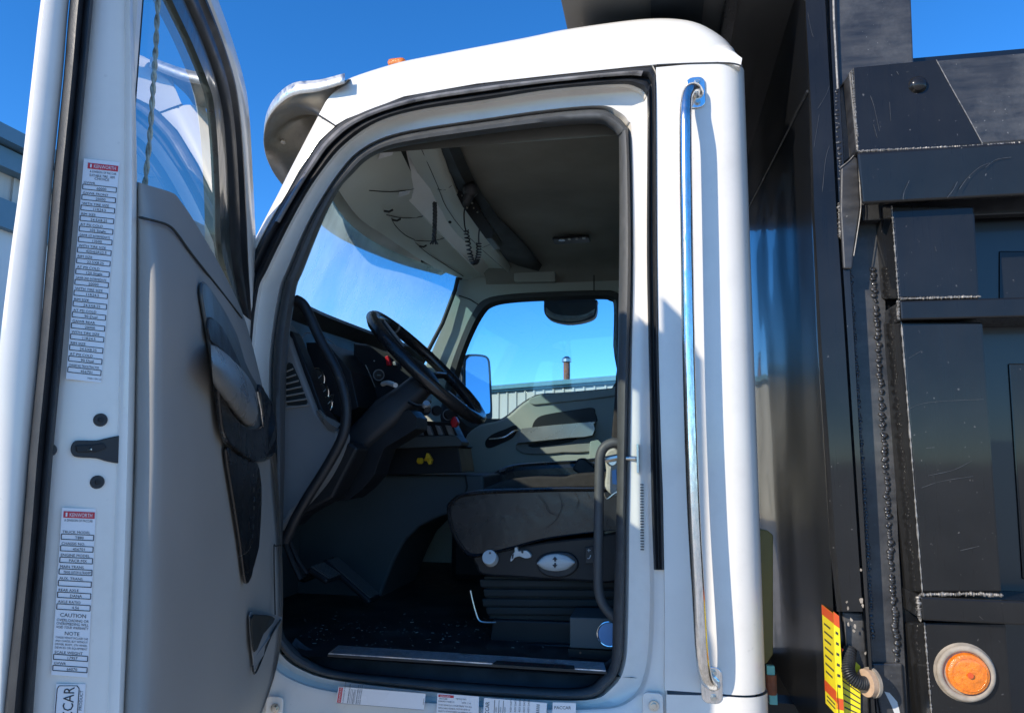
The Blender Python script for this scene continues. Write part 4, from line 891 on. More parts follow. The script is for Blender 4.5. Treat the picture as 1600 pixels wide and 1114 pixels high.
# ---- dashboard
dt = [Vector(v) for v in (P(455, 462, .12), P(500, 486, .45), P(560, 510, .85), P(620, 532, 1.25), P(676, 550, 1.80))]
ds = MB()
def drow(dx, dz, sh=1): return [p+Vector((dx, 0, dz)) for p in sm(dt, 5)]
ds.loft([drow(-.45, .0), drow(-.06, .006), drow(0, 0), drow(.01, -.015), drow(-.02, -.03), drow(-.055, -.05), drow(-.03, -.33), drow(-.10, -.42), drow(-.3, -.5)], 'dash', closed=False)
a = [drow(*q)[0] for q in ((-.45, .0), (-.06, .006), (0, 0), (.01, -.015), (-.02, -.03), (-.055, -.05), (-.03, -.33), (-.10, -.42), (-.3, -.5))]
ds.add(a, [tuple(range(len(a)))], 'dash'); dash = ds.build('dashboard', T, smooth=True, autosm=40)
def dpr(name, pts, Y, m, th=.03, n=1, bv=.003, par=None, closed=True):
    b = MB(); q = [P(u.x, u.y, Y) for u in (crs(pts, n, True) if n > 1 else [Vector((*p, 0)) for p in pts])]; b.prism(q, (0, th, 0), m); return b.build(name, par or dash, bevel=bv)
endp = dpr('dash_end_panel', [(430, 520), (449, 524), (456, 540), (470, 580), (490, 632), (496, 648), (512, 668), (527, 676), (524, 700), (508, 735), (488, 765), (455, 800), (430, 812)], .18, 'dashgrey', .10, 3, .008)
dpr('dash_lower_end', [(430, 780), (462, 770), (505, 740), (520, 700), (545, 690), (560, 700), (520, 778), (470, 806), (455, 822), (430, 830)], .26, 'dash', .10, 1, .01)
vt = dpr('side_vent', [(447, 572), (451, 566), (456, 568), (466, 590), (480, 628), (478, 633), (449, 633), (447, 628)], .176, 'greendark', .012, 1, .001)
for i in range(7):
    y0 = 577+i*9.4; x1 = 458+i*4.3; b = MB(); b.tube([P(447, y0+4, .172), P(x1, y0-1, .172)], .0028, 'trim', 5); b.build('louvre', vt)
dpr('gauge_bezel', [(450, 520), (456, 518), (466, 540), (486, 590), (504, 640), (522, 664), (516, 668), (496, 648), (478, 604), (458, 548)], .20, 'dash', .06, 2, .004)
b = MB(); b.loft([[P(x, y, .17) for x, y in ((494, 642), (502, 656), (512, 670), (520, 674))], [P(x, y, .155) for x, y in ((497, 641), (506, 653), (517, 663), (528, 669))], [P(x, y, .18) for x, y in ((500, 640), (510, 650), (522, 656), (532, 662))]], 'trimlight', closed=False); b.build('silver_trim', dash, smooth=True)
# instrument hood and cluster
b = MB(); b.tube([P(x, y, .34) for x, y in ((474, 545), (472, 528), (478, 520), (486, 521))], .0018, 'dashgrey', 6); b.tube([P(q.x, q.y, .5) for q in crs([(500, 524), (515, 532), (528, 545), (545, 568), (556, 584)], 4)], .002, 'dashgrey', 6); b.build('cluster_rim', dash, smooth=True)
cl_ = dpr('gauge_cluster', [(478, 535), (510, 535), (548, 580), (560, 636), (530, 652), (508, 640), (488, 600)], .42, 'dash', .3, 1)
gn = Vector((.93, -.30, -.12)).normalized()
for (x, y, Y, r) in ((492, 594, .34, .040), (500, 615, .36, .036), (509, 632, .38, .026), (518, 628, .42, .026), (521, 575, .5, .022), (538, 594, .5, .022), (551, 626, .5, .020), (536, 618, .52, .018)):
    b = MB(); c = P(x, y, Y); b.disc(c, gn, r*.9, .004, 'greendark', 22); b.ring(c+gn*.004, gn, r, .0025, 'chrome', 28, 6); nd = gn.orthogonal().normalized()
    b.tube([c+gn*.006, c+gn*.006+nd*r*.7], .001, 'plwhite', 4); b.build('gauge', dash, smooth=True)
dpr('centre_panel', [(552, 536), (600, 548), (640, 560), (650, 600), (640, 640), (575, 636), (560, 590)], .62, 'dash', .2, 2, .006)
b = MB(); b.tube([P(x, y, .6) for x, y in ((571, 570), (578, 585), (586, 605))], .0018, 'trim', 5); b.build('panel_edge', dash)
b = MB(); c = P(591, 586, .58); kn = Vector((.5, -.85, -.1)); b.disc(c, kn, .020, .016, 'dash', 20, r2=.016); b.ring(c+kn*.012, kn, .019, .0022, 'dashgrey', 20, 6); b.box(c+kn.normalized()*.02, (.014, .008, .005), 'steel'); b.build('ignition_switch', dash, smooth=True)
dpr('indicator_block', [(601, 557), (606, 555), (610, 570), (604, 572)], .6, 'red', .02, 1); dpr('rocker_switch', [(613, 565), (618, 564), (619, 571), (614, 571)], .6, 'trimlight', .02, 1)
b = MB(); b.disc(P(585, 564, .6), -YV, .0025, .003, 'plwhite', 8); b.build('indicator_lamp', dash)
# lower switch panel
dpr('switch_panel', [(606, 690), (622, 682), (712, 680), (721, 690), (720, 697), (604, 701)], .80, 'teal', .12, 1, .004)
sw = dpr('switch_bank', [(622, 655), (705, 660), (716, 682), (622, 684)], .84, 'dash', .1, 1, .004)
for i, x in enumerate((634, 652, 668, 684, 700)):
    b = MB(); b.prism([P(x-5, 664, .82), P(x+3, 665, .82), P(x+9, 680, .82), P(x+1, 680, .82)], (0, .03, 0), 'dashgrey'); b.build('rocker_switch', dash, bevel=.003)
    if i > 2:
        b = MB(); b.tube([P(x-2, 667, .815), P(x+2, 676, .815)], .0015, 'trimlight', 4); b.build('switch_mark', dash)
for x, y in ((664, 641), (681, 642), (700, 648)):
    b = MB(); b.disc(P(x, y, .8), Vector((.6, -.8, .1)), .022, .02, 'dash', 18, r2=.018); b.ring(P(x, y, .79), Vector((.6, -.8, .1)), .02, .0018, 'dashgrey', 18, 5); b.build('control_knob', dash, smooth=True)
b = MB(); b.prism([P(x, y, .76) for x, y in ((706, 652), (711, 650), (716, 660), (712, 667), (706, 668), (703, 660))], (0, .03, 0), 'red'); b.build('brake_knob_red', dash, bevel=.005)
b = MB(); b.disc(P(664, 718, .78), Vector((.9, -.5, .1)), .006, .03, 'yellow', 12); b.prism([P(x, y, .765) for x, y in ((666, 708), (669, 708), (675, 718), (673, 725), (670, 726), (664, 716))], (0, .02, 0), 'yellow'); b.disc(P(659, 720, .78), Vector((-1, .4, 0)), .012, .016, 'yellow', 12); b.build('yellow_knob', dash, bevel=.002)
dpr('lower_dash', [(615, 700), (720, 697), (716, 700), (722, 738), (628, 742), (590, 742)], .84, 'dash', .2, 1)
# black knee bolster, column
dpr('knee_bolster', [(470, 800), (520, 770), (560, 700), (600, 660), (640, 640), (650, 670), (600, 700), (585, 742), (545, 780), (500, 785)], .40, 'dash', .12, 2, .012)
co = MB()
def csec(c, w_, h_, ax):
    u = ax.cross(YV).normalized(); return rrect(c, YV, u, w_, h_, min(w_, h_)*.3, 4)
A0, A1, A2 = P(660, 600, .46), P(612, 645, .45), P(548, 705, .44); ax = (A0-A2).normalized()
co.loft([csec(A0, .08, .08, ax), csec(A0.lerp(A1, .5), .11, .09, ax), csec(A1, .14, .115, ax), csec(A1.lerp(A2, .5), .14, .10, ax), csec(A2, .14, .09, ax)], 'column'); k = csec(A0, .08, .08, ax); co.add(k, [tuple(range(len(k)))], 'dash'); colm = co.build('steering_column', T, smooth=True, autosm=50)
b = MB(); b.tube(sm([P(640, 628, .36), P(652, 634, .30), P(664, 636, .24), P(668, 640, .22)], 4), [.007]*9+[.010]*4, 'dash', 10); b.disc(P(666, 633, .225), Vector((.3, -.8, .5)), .014, .012, 'trimlight', 14, r2=.010); b.build('stalk', colm, smooth=True)
b = MB(); b.tube(sm([P(598, 600, .4), P(606, 598, .36), P(618, 602, .30)], 4), [.008]*9, 'plwhite', 8); b.build('tilt_lever', colm, smooth=True)
# ---- steering wheel
wc = P(668, 574, .46); wdir = (P(748, 652, .46)-P(594, 494, .46)).normalized(); wn = wdir.cross(YV).normalized()
if wn.x < 0: wn = -wn
WR = (P(752, 656, .46)-P(591, 490, .46)).length/2-.014
sw_ = MB(); NW = 72; sw_.tube([wc+wdir*(WR*math.cos(2*math.pi*i/NW))+YV*(WR*math.sin(2*math.pi*i/NW)) for i in range(NW)], [.0205 if not (8 < i % 36 < 14) else .022 for i in range(NW)], 'leather', 14, closed=True); whl = sw_.build('steering_wheel', T, smooth=True, autosm=80)
b = MB()
for a in (math.pi*.86, math.pi*1.14): 
    c = wc+wdir*(WR*math.cos(a))+YV*(WR*math.sin(a)); tg = (-wdir*math.sin(a)+YV*math.cos(a)); b.disc(c-tg*.004, tg, .0215, .008, 'trimlight', 16)
b.build('trim_ring', whl, smooth=True)
b = MB(); hub = wc-wn*.035; b.disc(hub-wn*.01, wn, .085, .03, 'dash', 28, r2=.07, dome=.012); b.build('hub', whl, smooth=True)
for a in (0, math.pi*.5, math.pi*1.5, math.pi):
    b = MB(); e = wc+wdir*(WR*math.cos(a))+YV*(WR*math.sin(a)); m_ = hub.lerp(e, .5)-wn*.004; b.tube([hub, m_, e], [.020, .015, .013], 'dash', 10, flat=.5); b.tube([hub.lerp(e, .45)+wn*.012, e+wn*.006], .005, 'trimlight', 6); b.build('spoke', whl, smooth=True)
# ---- black grab tubes inside the door frame
b = MB(); b.tube(sm([P(462, 468, .13), P(472, 474, .13), P(482, 490, .13), P(500, 530, .13), P(524, 575, .13), P(537, 612, .13), P(541, 645, .13), P(536, 680, .13), P(515, 722, .13), P(485, 770, .13), P(463, 808, .13), P(446, 845, .14)], 5), .0155, 'rubber', 14); b.build('front_grab_tube', T, smooth=True)
b = MB(); b.tube(sm([P(446, 850, .2), P(458, 880, .2), P(470, 905, .2)], 4), .008, 'dash', 8); b.tube(sm([P(453, 846, .22), P(466, 876, .22), P(480, 896, .22)], 4), .006, 'dash', 8); b.build('wiring_conduit', T, smooth=True)
b = MB(); b.tube(sm([P(966, 692, .13), P(957, 692, .13), P(945, 698, .13), (P(938, 712, .13)), P(936.5, 740, .13), P(935.5, 820, .13), P(934.5, 900, .13), P(937, 930, .13), P(945, 948, .13), P(958, 962, .13), P(966, 968, .13)], 6), .0135, 'rubber2', 16); b.build('seat_side_grab_tube', T, smooth=True)

# ---- tunnel / console wall
tn = MB(); tn.prism([P(x, y, .92) for x, y in ((430, 800), (500, 770), (540, 742), (755, 742), (757, 772), (720, 800), (690, 806), (655, 822), (632, 845), (614, 880), (600, 915), (588, 950), (560, 975), (430, 990))], (0, .45, 0), 'teal'); tun = tn.build('engine_tunnel', T, bevel=.012, seg=3)
b = MB(); b.tube([P(727, 742, .912), P(730, 760, .912), P(726, 775, .912)], .004, 'greendark', 6); b.tube([P(440, 745, .3), P(470, 762, .3)], .001, 'greendark', 4); b.build('tunnel_seam', tun)
tb = MB(); tb.box((-.70, 1.65, 1.3), (.5, .5, .32), 'dash'); tb.build('passenger_seat_base', T, bevel=.03)
# ---- pedals
def pedal(p0, p1, w_, name):
    b = MB(); a, c = p0, p1; d_ = (c-a).normalized(); nn = d_.cross(YV).normalized(); L_ = (c-a).length; mid = (a+c)/2
    if nn.x < 0: nn = -nn
    b.box(mid, (L_, w_, .02), 'dash', rot=Matrix((d_, YV, nn)).transposed()); o = b.build(name, T, bevel=.008, seg=3)
    g_ = MB()
    for i in range(-3, 4): g_.box(mid+YV*(i*w_/8)+nn*.012, (L_*.9, w_*.05, .006), 'rubber2', rot=Matrix((d_, YV, nn)).transposed())
    g_.build('pedal_rib', o); return o
pedal(P(513, 874, .62), P(586, 938, .62), .10, 'accelerator_pedal')
pedal(P(492, 886, .42), P(522, 906, .42), .11, 'brake_pedal')
b = MB(); b.tube(sm([P(500, 893, .42), P(470, 905, .44), P(462, 860, .46)], 4), .009, 'dash', 8); b.build('pedal_arm', T, smooth=True)

def PS(x, y, Y): return P(x, y, Y+.08)
# ---- driver seat
seat = MB()
cu_o = [(703, 792), (710, 780), (724, 772), (760, 767), (830, 764), (900, 762), (960, 763), (985, 770), (985, 822), (950, 828), (900, 834), (850, 842), (800, 856), (765, 865), (738, 868), (722, 852), (708, 825)]
cu = [PS(q.x, q.y, 0) for q in crs(cu_o, 4, True)]
def seat_sec(Y, sc, dz=0):
    k = [PS(q.x, q.y, .27) for q in crs(cu_o, 4, True)]; c = PS(850, 812, .27); return [Vector((c.x+(p.x-c.x)*(1-(1-sc)*.4), Y+.08, c.z+(p.z-c.z)*sc+dz)) for p in k]
sl_ = [seat_sec(.235, .90), seat_sec(.225, .955), seat_sec(.235, 1), seat_sec(.265, 1.04), seat_sec(.31, 1.05), seat_sec(.36, .98), seat_sec(.5, .93), seat_sec(.64, .98), seat_sec(.69, 1.05), seat_sec(.74, 1.0), seat_sec(.76, .9)]
seat.loft(sl_, 'leather'); seat.add(sl_[0], [tuple(range(len(sl_[0])))], 'leather'); seat.add(sl_[-1], [tuple(range(len(sl_[0])-1, -1, -1))], 'leather')
sto = thing_part = MB(); b_ = MB(); b_.prism([PS(q.x, q.y, .25) for q in crs([(738, 868), (770, 862), (850, 846), (930, 838), (985, 834), (985, 905), (900, 908), (800, 902), (752, 898), (744, 884)], 2, True)], (0, .5, 0), 'dash'); ds_ = b_.build('driver_seat', T, bevel=.012)
cush = seat.build('cushion', ds_, smooth=True, autosm=80)
b = MB(); b.tube(sm([PS(704, 792, .232), PS(716, 776, .228), PS(740, 768.5, .228), PS(800, 765, .228), PS(870, 763, .228), PS(960, 763, .228)], 4), .0035, 'leather', 6); b.tube(sm([PS(704, 796, .232), PS(703, 805, .23), PS(712, 838, .23), PS(734, 868, .235)], 4), .003, 'leather', 6); b.build('piping', cush, smooth=True)
def spr(name, pts, Y, m, th, n=2, bv=.006, par=None):
    b = MB(); b.prism([PS(q.x, q.y, Y) for q in crs(pts, n, True)], (0, th, 0), m); return b.build(name, par or ds_, bevel=bv)
spr('cushion_insert', [(770, 757), (800, 748), (840, 744), (880, 745), (900, 740), (960, 738), (985, 742), (985, 768), (770, 768)], .34, 'fabric', .3, 3, .02)
spr('bellows_backing', [(756, 900), (985, 903), (985, 972), (764, 968)], .292, 'greendark', .4, 1, .004)  # added backing so the gaps between the folds look less black
for i, (y, dx) in enumerate(((905, 0), (920, 6), (935, 4), (948, 10))): spr('bellows_fold', [(748+dx, y), (985, y+2), (985, y+15), (750+dx, y+13)], .28, 'greendark', .44, 1, .006)
spr('seat_pedestal', [(770, 968), (985, 975), (985, 1010), (764, 1008)], .27, 'dash', .46, 1, .004)
spr('pedestal_plate', [(742, 1004), (985, 1010), (985, 1022), (740, 1012)], .24, 'dash', .5, 1, .003)
b = MB(); b.tube(sm([PS(735, 922, .24), PS(737, 932, .24), PS(743, 955, .24), PS(749, 969, .24), PS(760, 972, .24), PS(775, 972, .24)], 4), .0035, 'steel', 8); b.build('slide_bar', ds_, smooth=True)
# white controls
b = MB(); c = PS(768, 874, .245); b.disc(c, Vector((-.1, -1, .45)), .0235, .028, 'plwhite', 28, r2=.0225); b.build('round_knob', ds_, bevel=.003)
b = MB(); k = PS(766, 868, .215)+Vector((0, -.004, .006)); b.add([k+Vector((-.004, 0, 0)), k+Vector((.004, 0, 0)), k+Vector((0, -.001, .008))], [(0, 1, 2)], 'ink'); b.build('knob_arrow', ds_)
b = MB(); b.prism([PS(q.x, q.y, .235) for q in crs([(797, 876), (800, 866), (804, 862), (804, 853), (808, 853), (810, 861), (822, 860), (829, 866), (829, 871), (820, 872), (812, 869), (804, 871), (800, 876)], 2, True)], (0, .02, 0), 'plwhite'); b.build('lever_knob', ds_, bevel=.003)
b = MB(); b.prism([PS(x, y, .2335) for x, y in ((814, 858.5), (818, 858.5), (817.5, 864), (815, 864))], (0, .001, 0), 'ink'); b.prism([PS(x, y, .2335) for x, y in ((800, 866), (803, 865), (802, 872), (799.5, 873))], (0, .001, 0), 'ink'); b.build('lever_mark', ds_)
spr('oval_bezel', [(838, 880), (842, 870), (856, 864), (875, 862), (892, 865), (902, 875), (903, 885), (896, 895), (880, 902), (858, 901), (843, 893)], .238, 'rubber', .02, 3, .005)
b = MB(); tp = crs([(839, 879), (850, 869), (867, 865), (885, 868), (898, 877)], 4); bt = crs([(839, 881), (850, 889), (868, 892), (886, 889), (898, 880)], 4)
b.loft([[PS(q.x*(1-t)+r.x*t, q.y*(1-t)+r.y*t, .236-.010*math.sin(math.pi*t)**.5) for q, r in zip(tp, bt)] for t in (0, .06, .25, .5, .75, .94, 1)], 'plwhite', closed=False); b.build('oval_rocker', ds_, smooth=True)
b = MB()
for y, s_ in ((874, 1), (882, -1)):
    b.prism([PS(867-4, y, .2245), PS(867+4, y, .2245), PS(867, y-5*s_, .2245)], (0, .001, 0), 'ink'); b.prism([PS(866, y, .2245), PS(868.6, y, .2245), PS(868.6, y+3*s_, .2245), PS(866, y+3*s_, .2245)], (0, .001, 0), 'ink')
b.build('rocker_arrows', ds_)
spr('lumbar_switch', [(914, 855), (927, 853), (928, 880), (914, 881)], .243, 'rubber', .02, 1, .002)
b = MB(); b.tube([PS(920, 857, .24), PS(920, 862, .24)], .001, 'plwhite', 4); b.tube([PS(918, 859.5, .24), PS(923, 859.5, .24)], .001, 'plwhite', 4); b.tube(sm([PS(918, 872, .24), PS(921, 872, .24), PS(923, 867, .24)], 3), .0016, 'plwhite', 4); b.build('switch_mark', ds_)
bk = MB(); 
bks = [[PS(q.x, q.y, .30).lerp(PS(1000, 690, .30), 1-s_)*1 for q in crs([(955, 775), (952, 700), (958, 640), (966, 560), (990, 480), (1040, 480), (1040, 790)], 3, True)] for s_ in (1,)]
k0 = [PS(q.x, q.y, .30) for q in crs([(958, 780), (955, 700), (959, 640), (966, 560), (990, 500), (1040, 500), (1040, 790)], 3, True)]
bk.prism([Vector((min(p.x, -.03), p.y, p.z)) for p in k0], (0, .42, 0), 'fabric'); bk.build('backrest', ds_, bevel=.02, seg=3)
b = MB(); b.prism([PS(q.x, q.y, .27) for q in crs([(945, 760), (957, 752), (966, 780), (966, 858), (950, 850), (943, 820)], 3, True)], (0, .05, 0), 'bag'); b.build('recliner_cover', ds_, bevel=.008)
# belt, latch block, webbing
sb = thing('seat_belt', 'grey seat belt reel and webbing with a blue tag behind the curved grab tube', 'seat belt', tuple(P(955, 740, .2)))
b = MB(); b.prism([P(q.x, q.y, .18) for q in crs([(945, 708), (966, 704), (966, 770), (955, 772), (945, 760), (947, 735)], 3, True)], (0, .04, 0), 'bag'); b.build('webbing', sb, bevel=.006)
b = MB(); b.disc(P(957, 720, .175), -YV, .012, .006, 'steel', 14); b.tube([P(945, 718, .17), P(966, 714, .17)], .010, 'steel', 10); b.build('buckle', sb)
b = MB(); b.prism([P(x, y, .172) for x, y in ((956, 735), (963, 733), (964, 757), (957, 756))], (0, .003, 0), 'bluetag'); b.build('tag', sb)
b = MB(); b.tube(sm([P(944, 770, .17), P(948, 779, .17), P(958, 772, .17), P(964, 768, .17)], 4), .002, 'steel', 6); b.build('hook', sb)
# passenger seat: sunlit cushion and dark folded armrest
b = MB(); b.prism([P(q.x, q.y, 1.25) for q in crs([(770, 738), (800, 726), (840, 722), (900, 719), (985, 716), (985, 790), (770, 790), (760, 760)], 3, True)], (0, .48, 0), 'leather'); psr = b.build('passenger_seat', T, bevel=.03, seg=3)
b = MB(); b.prism([Vector((-.22, 1.27, 1.6)), Vector((-.2, 1.27, 1.62)), Vector((-.08, 1.27, 2.25)), Vector((-.03, 1.27, 2.25)), Vector((-.03, 1.27, 1.5))], (0, .46, 0), 'fabric'); b.build('backrest', psr, bevel=.03, seg=3)
b = MB(); b.prism([P(x, y, .80) for x, y in ((894, 733), (902, 717), (910, 715), (930, 730), (932, 748), (912, 745))], (0, .12, 0), 'dash'); b.build('armrest', ds_, bevel=.006)
# box with round gauge by the seat base
bx = MB(); bx.prism([P(x, y, .17) for x, y in ((890, 964), (985, 967), (985, 1016), (890, 1012))], (0, .14, 0), 'teal'); bxo = bx.build('battery_switch_box', T, bevel=.003)
b = MB(); c = P(952, 990, .168); b.disc(c, -YV, .031, .004, 'bluetag', 30); b.ring(c-YV*.003, -YV, .032, .003, 'chrome', 30, 8); b.build('round_dial', bxo, smooth=True, autosm=40)
b = MB(); 
b.prism([P(x, y, .2) for x, y in ((888, 1013), (985, 1018), (985, 1034), (888, 1026))], (0, .1, 0), 'dash'); b.disc(P(907, 1019, .198), -YV, .003, .003, 'rust', 8); b.build('box_foot', bxo)

# ================================================================== dump body
YB = -.03
XB = P(1262, 100, YB).x
XE = 5.2
def ext(p, x=XE): q = p.copy(); q.x = x; return q
ZC = 2.985
db = MB()
db.add([Vector((XB, YB, .95)), Vector((XB, 2.3, .95)), Vector((XB, 2.3, ZC+.5)), Vector((XB, YB, ZC+.5))], [(0, 1, 2, 3)], 'wavy')
bulk = db.build('bulkhead', T)
db = MB()
YS0 = .01
db.add([Vector((XB+.02, YS0, .95)), Vector((XE, YS0, .95)), Vector((XE, YS0, P(1330, 100, YS0).z)), Vector((XB+.02, YS0, P(1330, 100, YS0).z))], [(3, 2, 1, 0)], 'wavy')
db.add([Vector((XB+.02, 2.28, .95)), Vector((XE, 2.28, .95)), Vector((XE, 2.28, 2.7)), Vector((XB+.02, 2.28, 2.7))], [(0, 1, 2, 3)], 'black')
db.add([Vector((XE, YS0, .95)), Vector((XE, 2.28, .95)), Vector((XE, 2.28, 2.7)), Vector((XE, YS0, 2.7))], [(0, 1, 2, 3)], 'black')
db.add([Vector((XB+.02, YS0, .95)), Vector((XE, YS0, .95)), Vector((XE, 2.28, .95)), Vector((XB+.02, 2.28, .95))], [(0, 1, 2, 3)], 'black')
side = db.build('dump_side', T)
side['label'] = 'dump_body'.replace('_', ' ')+' side sheet'
def dp(name, pts, Y, m, th, n=1, bv=.004, par=None, seg=2):
    b = MB(); b.prism([P(q.x, q.y, Y) for q in (crs(pts, n, False) if n > 1 else [Vector((*p, 0)) for p in pts])], (0, th, 0), m); return b.build(name, par or side, bevel=bv, seg=seg)
def stripl(name, cols_, m, par=None, smooth=False, mats=None):
    """vertical folded plate: cols_ = [(px list down the picture), Y]"""
    b = MB(); b.loft([[P(x, y, Y) for x, y in pts] for pts, Y in cols_], m, closed=False, mats=mats); return b.build(name, par or side, smooth=smooth)
ysp = [-80, 36, 180, 323, 530, 673, 858, 955, 1040, 1180]
pl = [1254, 1258, 1265, 1268.5, 1277.5, 1286.5, 1297, 1308, 1314, 1322]
pm = [1256, 1260, 1268, 1272, 1283, 1294, 1306, 1316, 1321, 1330]
pr = [1285, 1291, 1299, 1306.5, 1320, 1329, 1341, 1348, 1353, 1362]
Z = lambda xs: list(zip(xs, ysp))
post = stripl('corner_post', [([(x-2, y) for x, y in Z(pl)][:8], YB+.06), (Z(pl)[:8], YB-.004), (Z(pm)[:8], YB-.016), (Z(pr)[:8], YB-.016), ([(x+.5, y) for x, y in Z(pr)][:8], YB+.04)], 'black')
dp('post_base', [(1316, 955), (1349, 958), (1355, 1037), (1362, 1180), (1330, 1180), (1326, 1040)], YB+.02, 'dustyblack', .02)
gapp = stripl('post_gap', [([(x+.4, y) for x, y in Z(pr)], YB+.03), ([(x+5, y) for x, y in Z(pr)], YB+.03)], 'rubber')
# second flange
f_l = [1294, 1297, 1304, 1311, 1324.5, 1333.5, 1345.5, 1352.5, 1357.5, 1366]
f_r = [1306, 1308, 1314, 1322, 1334, 1342, 1352, 1357, 1362, 1372]
stripl('flange', [(Z(f_l), YB+.03), (Z(f_l), YB-.02), (Z(f_r), YB-.022), (Z([x+2 for x in f_r]), YB+.035)], 'black')
# channel web between flange and stake
w_r = [1400]*10
stripl('channel_web', [([(1312, 300), (1334, 530), (1342, 673), (1352, 858), (1357, 955), (1364, 1040), (1376, 1180)], YB+.03), ([(1362, 300), (1374, 530), (1384, 673), (1394, 858), (1400, 955), (1405, 1040), (1412, 1180)], YB+.03), ([(1374, 300), (1386, 530), (1396, 673), (1404, 858), (1410, 955), (1414, 1040), (1422, 1180)], YB+.03)], 'dustyblack')
def weld(name, pts, Y, r, step=.011, m='bead', jit=.25):
    if m == 'edge':
        k = [P(q.x, q.y, Y) for q in crs(pts, 40)]; b = MB(); rnd = random.Random(len(pts)*11+int(r*1e5)); q2 = []; rr = []
        for p in k: q2.append(p+Vector((rnd.uniform(-1, 1), 0, rnd.uniform(-1, 1)))*r*.18); rr.append(r*rnd.choice((.35, .5, .6, .75, .95)))
        b.tube(q2, rr, m, 7); return b.build(name, side)
    path = [P(q.x, q.y, Y) for q in crs(pts, 10)]; b = MB(); rnd = random.Random(len(pts)*7+int(r*1e5))
    Lc = 0; last = path[0]; acc = []
    for p in path[1:]:
        d = (p-last); l = d.length; k = 0
        while k < l: acc.append(last+d*(k/l)); k += step
        last = p
    for p in acc:
        c = p+Vector((rnd.uniform(-1, 1)*r*.4, 0, rnd.uniform(-1, 1)*r*.5)); rr = r*rnd.uniform(.6, 1.25)
        vs = []; fs = []
        for i in range(4):
            a = i/3*math.pi*.5; 
            for j in range(8): t = 2*math.pi*j/8; vs.append(c+Vector((rr*math.cos(a)*math.cos(t), -rr*.55*math.sin(a), rr*.75*math.cos(a)*math.sin(t)-rr*.3*math.sin(a))))
        for i in range(3):
            for j in range(8): j2 = (j+1) % 8; fs.append((i*8+j, i*8+j2, (i+1)*8+j2, (i+1)*8+j))
        b.add(vs, fs, m)
    return b.build(name, side, smooth=True, autosm=80)
weld('weld_bead', [(1364, 420), (1370, 500), (1376, 600), (1382, 700), (1388, 800), (1394, 900), (1399, 980), (1402, 1035)], YB+.028, .0070, .0085)
weld('weld_bead', [(1329, 425), (1336, 540), (1344, 660), (1350, 750), (1356, 850), (1361, 940), (1364, 1000)], YB+.0, .0045, .007, m='bead')
weld('weld_bead', [(1308, 140), (1309, 200), (1314, 280), (1318, 310)], YB-.02, .005)
weld('weld_bead', [(1311, 318), (1312, 345), (1313, 372)], YB-.02, .006, m='edge')
dm_ = MB(); dm_.disc(P(1401, 1041, YB+.028), -YV, .012, .003, 'bead', 16, r2=.009, dome=.004); dm_.build('weld_drop', side, smooth=True)
# lower gusset plate of the channel
dp('lower_gusset', [(1362, 1036), (1410, 1036), (1420, 1180), (1392, 1180), (1375, 1110)], YB+.02, 'dustyblack', .012)
dp('paint_chip', [(1382, 1080), (1390, 1082), (1402, 1096), (1408, 1120), (1400, 1120), (1392, 1100)], YB+.0195, 'whitewall', .002, bv=0)
# stakes (vertical panels) with bevelled left flank
def stake(ytop, ybot, xl0, xl1, xr0, xr1, fl0, fl1, YF=-.105):
    b = MB(); tl, bl, trr, brr = P(xl0, ytop, YF), P(xl1, ybot, YF), P(xr0, ytop, YF), P(xr1, ybot, YF); f0, f1 = P(fl0, ytop, YB+.03), P(fl1, ybot, YB+.03)
    rt0 = Vector((trr.x+.0, YS0, trr.z)); rb0 = Vector((brr.x, YS0, brr.z))
    b.add([f0, f1, bl, tl, trr, brr, rb0, rt0], [(0, 1, 2, 3), (3, 2, 5, 4), (4, 5, 6, 7), (0, 3, 4, 7), (1, 6, 5, 2)], 'black'); o = b.build('stake', side, bevel=.005, seg=2)
    e = MB(); n_ = 90; ee = []
    for i in range(n_):
        p = tl.lerp(bl, (i+.5)/n_)+Vector((0, -.0015, 0)); 
        ee.append(p)
    e.tube([tl]+ee+[bl], [.0012]+[random.choice((.0008, .0012, .0018, .0026)) for _ in ee]+[.0012], 'edge', 6)
    e.build('worn_edge', o); return o
stake(322, 467, 1393, 1404, 1523, 1531, 1366, 1377)
stake(503, 926, 1408, 1441, 1536, 1566, 1380, 1412)
stake(972, 1200, 1444, 1462, 1572, 1590, 1414, 1432)
# a second stake further along is outside the frame; rails
def rail(name, ys0, ys1, xl, YF, Yb, m='black', bv=.004, xe=None):
    b = MB(); a0, a1 = P(xl[0], ys0, YF), P(xl[1], ys1, YF)
    b.prism([a0, a1, ext(a1), ext(a0)], (0, Yb-YF, 0), m); return b.build(name, side, bevel=bv)
rail('side_rail', 470, 500, (1406, 1408), -.122, .01); rail('side_rail', 932, 969, (1438, 1441), -.122, .01)
weld('rail_weld', [(1407, 467), (1450, 466), (1500, 464.5), (1532, 464)], -.112, .0042, .008, 'edge')
weld('rail_weld', [(1437, 929), (1480, 928), (1530, 928), (1566, 930)], -.112, .0055, .008, 'edge')
weld('rail_weld', [(1403, 470), (1404, 500)], -.118, .005, .008, 'edge'); weld('rail_weld', [(1434, 932), (1438, 968)], -.118, .006, .008, 'edge')
# patches drawing the paler reflection on the side sheet beyond the stakes
dp('side_reflection', [(1562, 392), (1700, 392), (1700, 505), (1562, 505)], .005, 'black', .006)
dp('side_reflection', [(1576, 568), (1700, 568), (1740, 905), (1598, 905)], .005, 'black', .006)
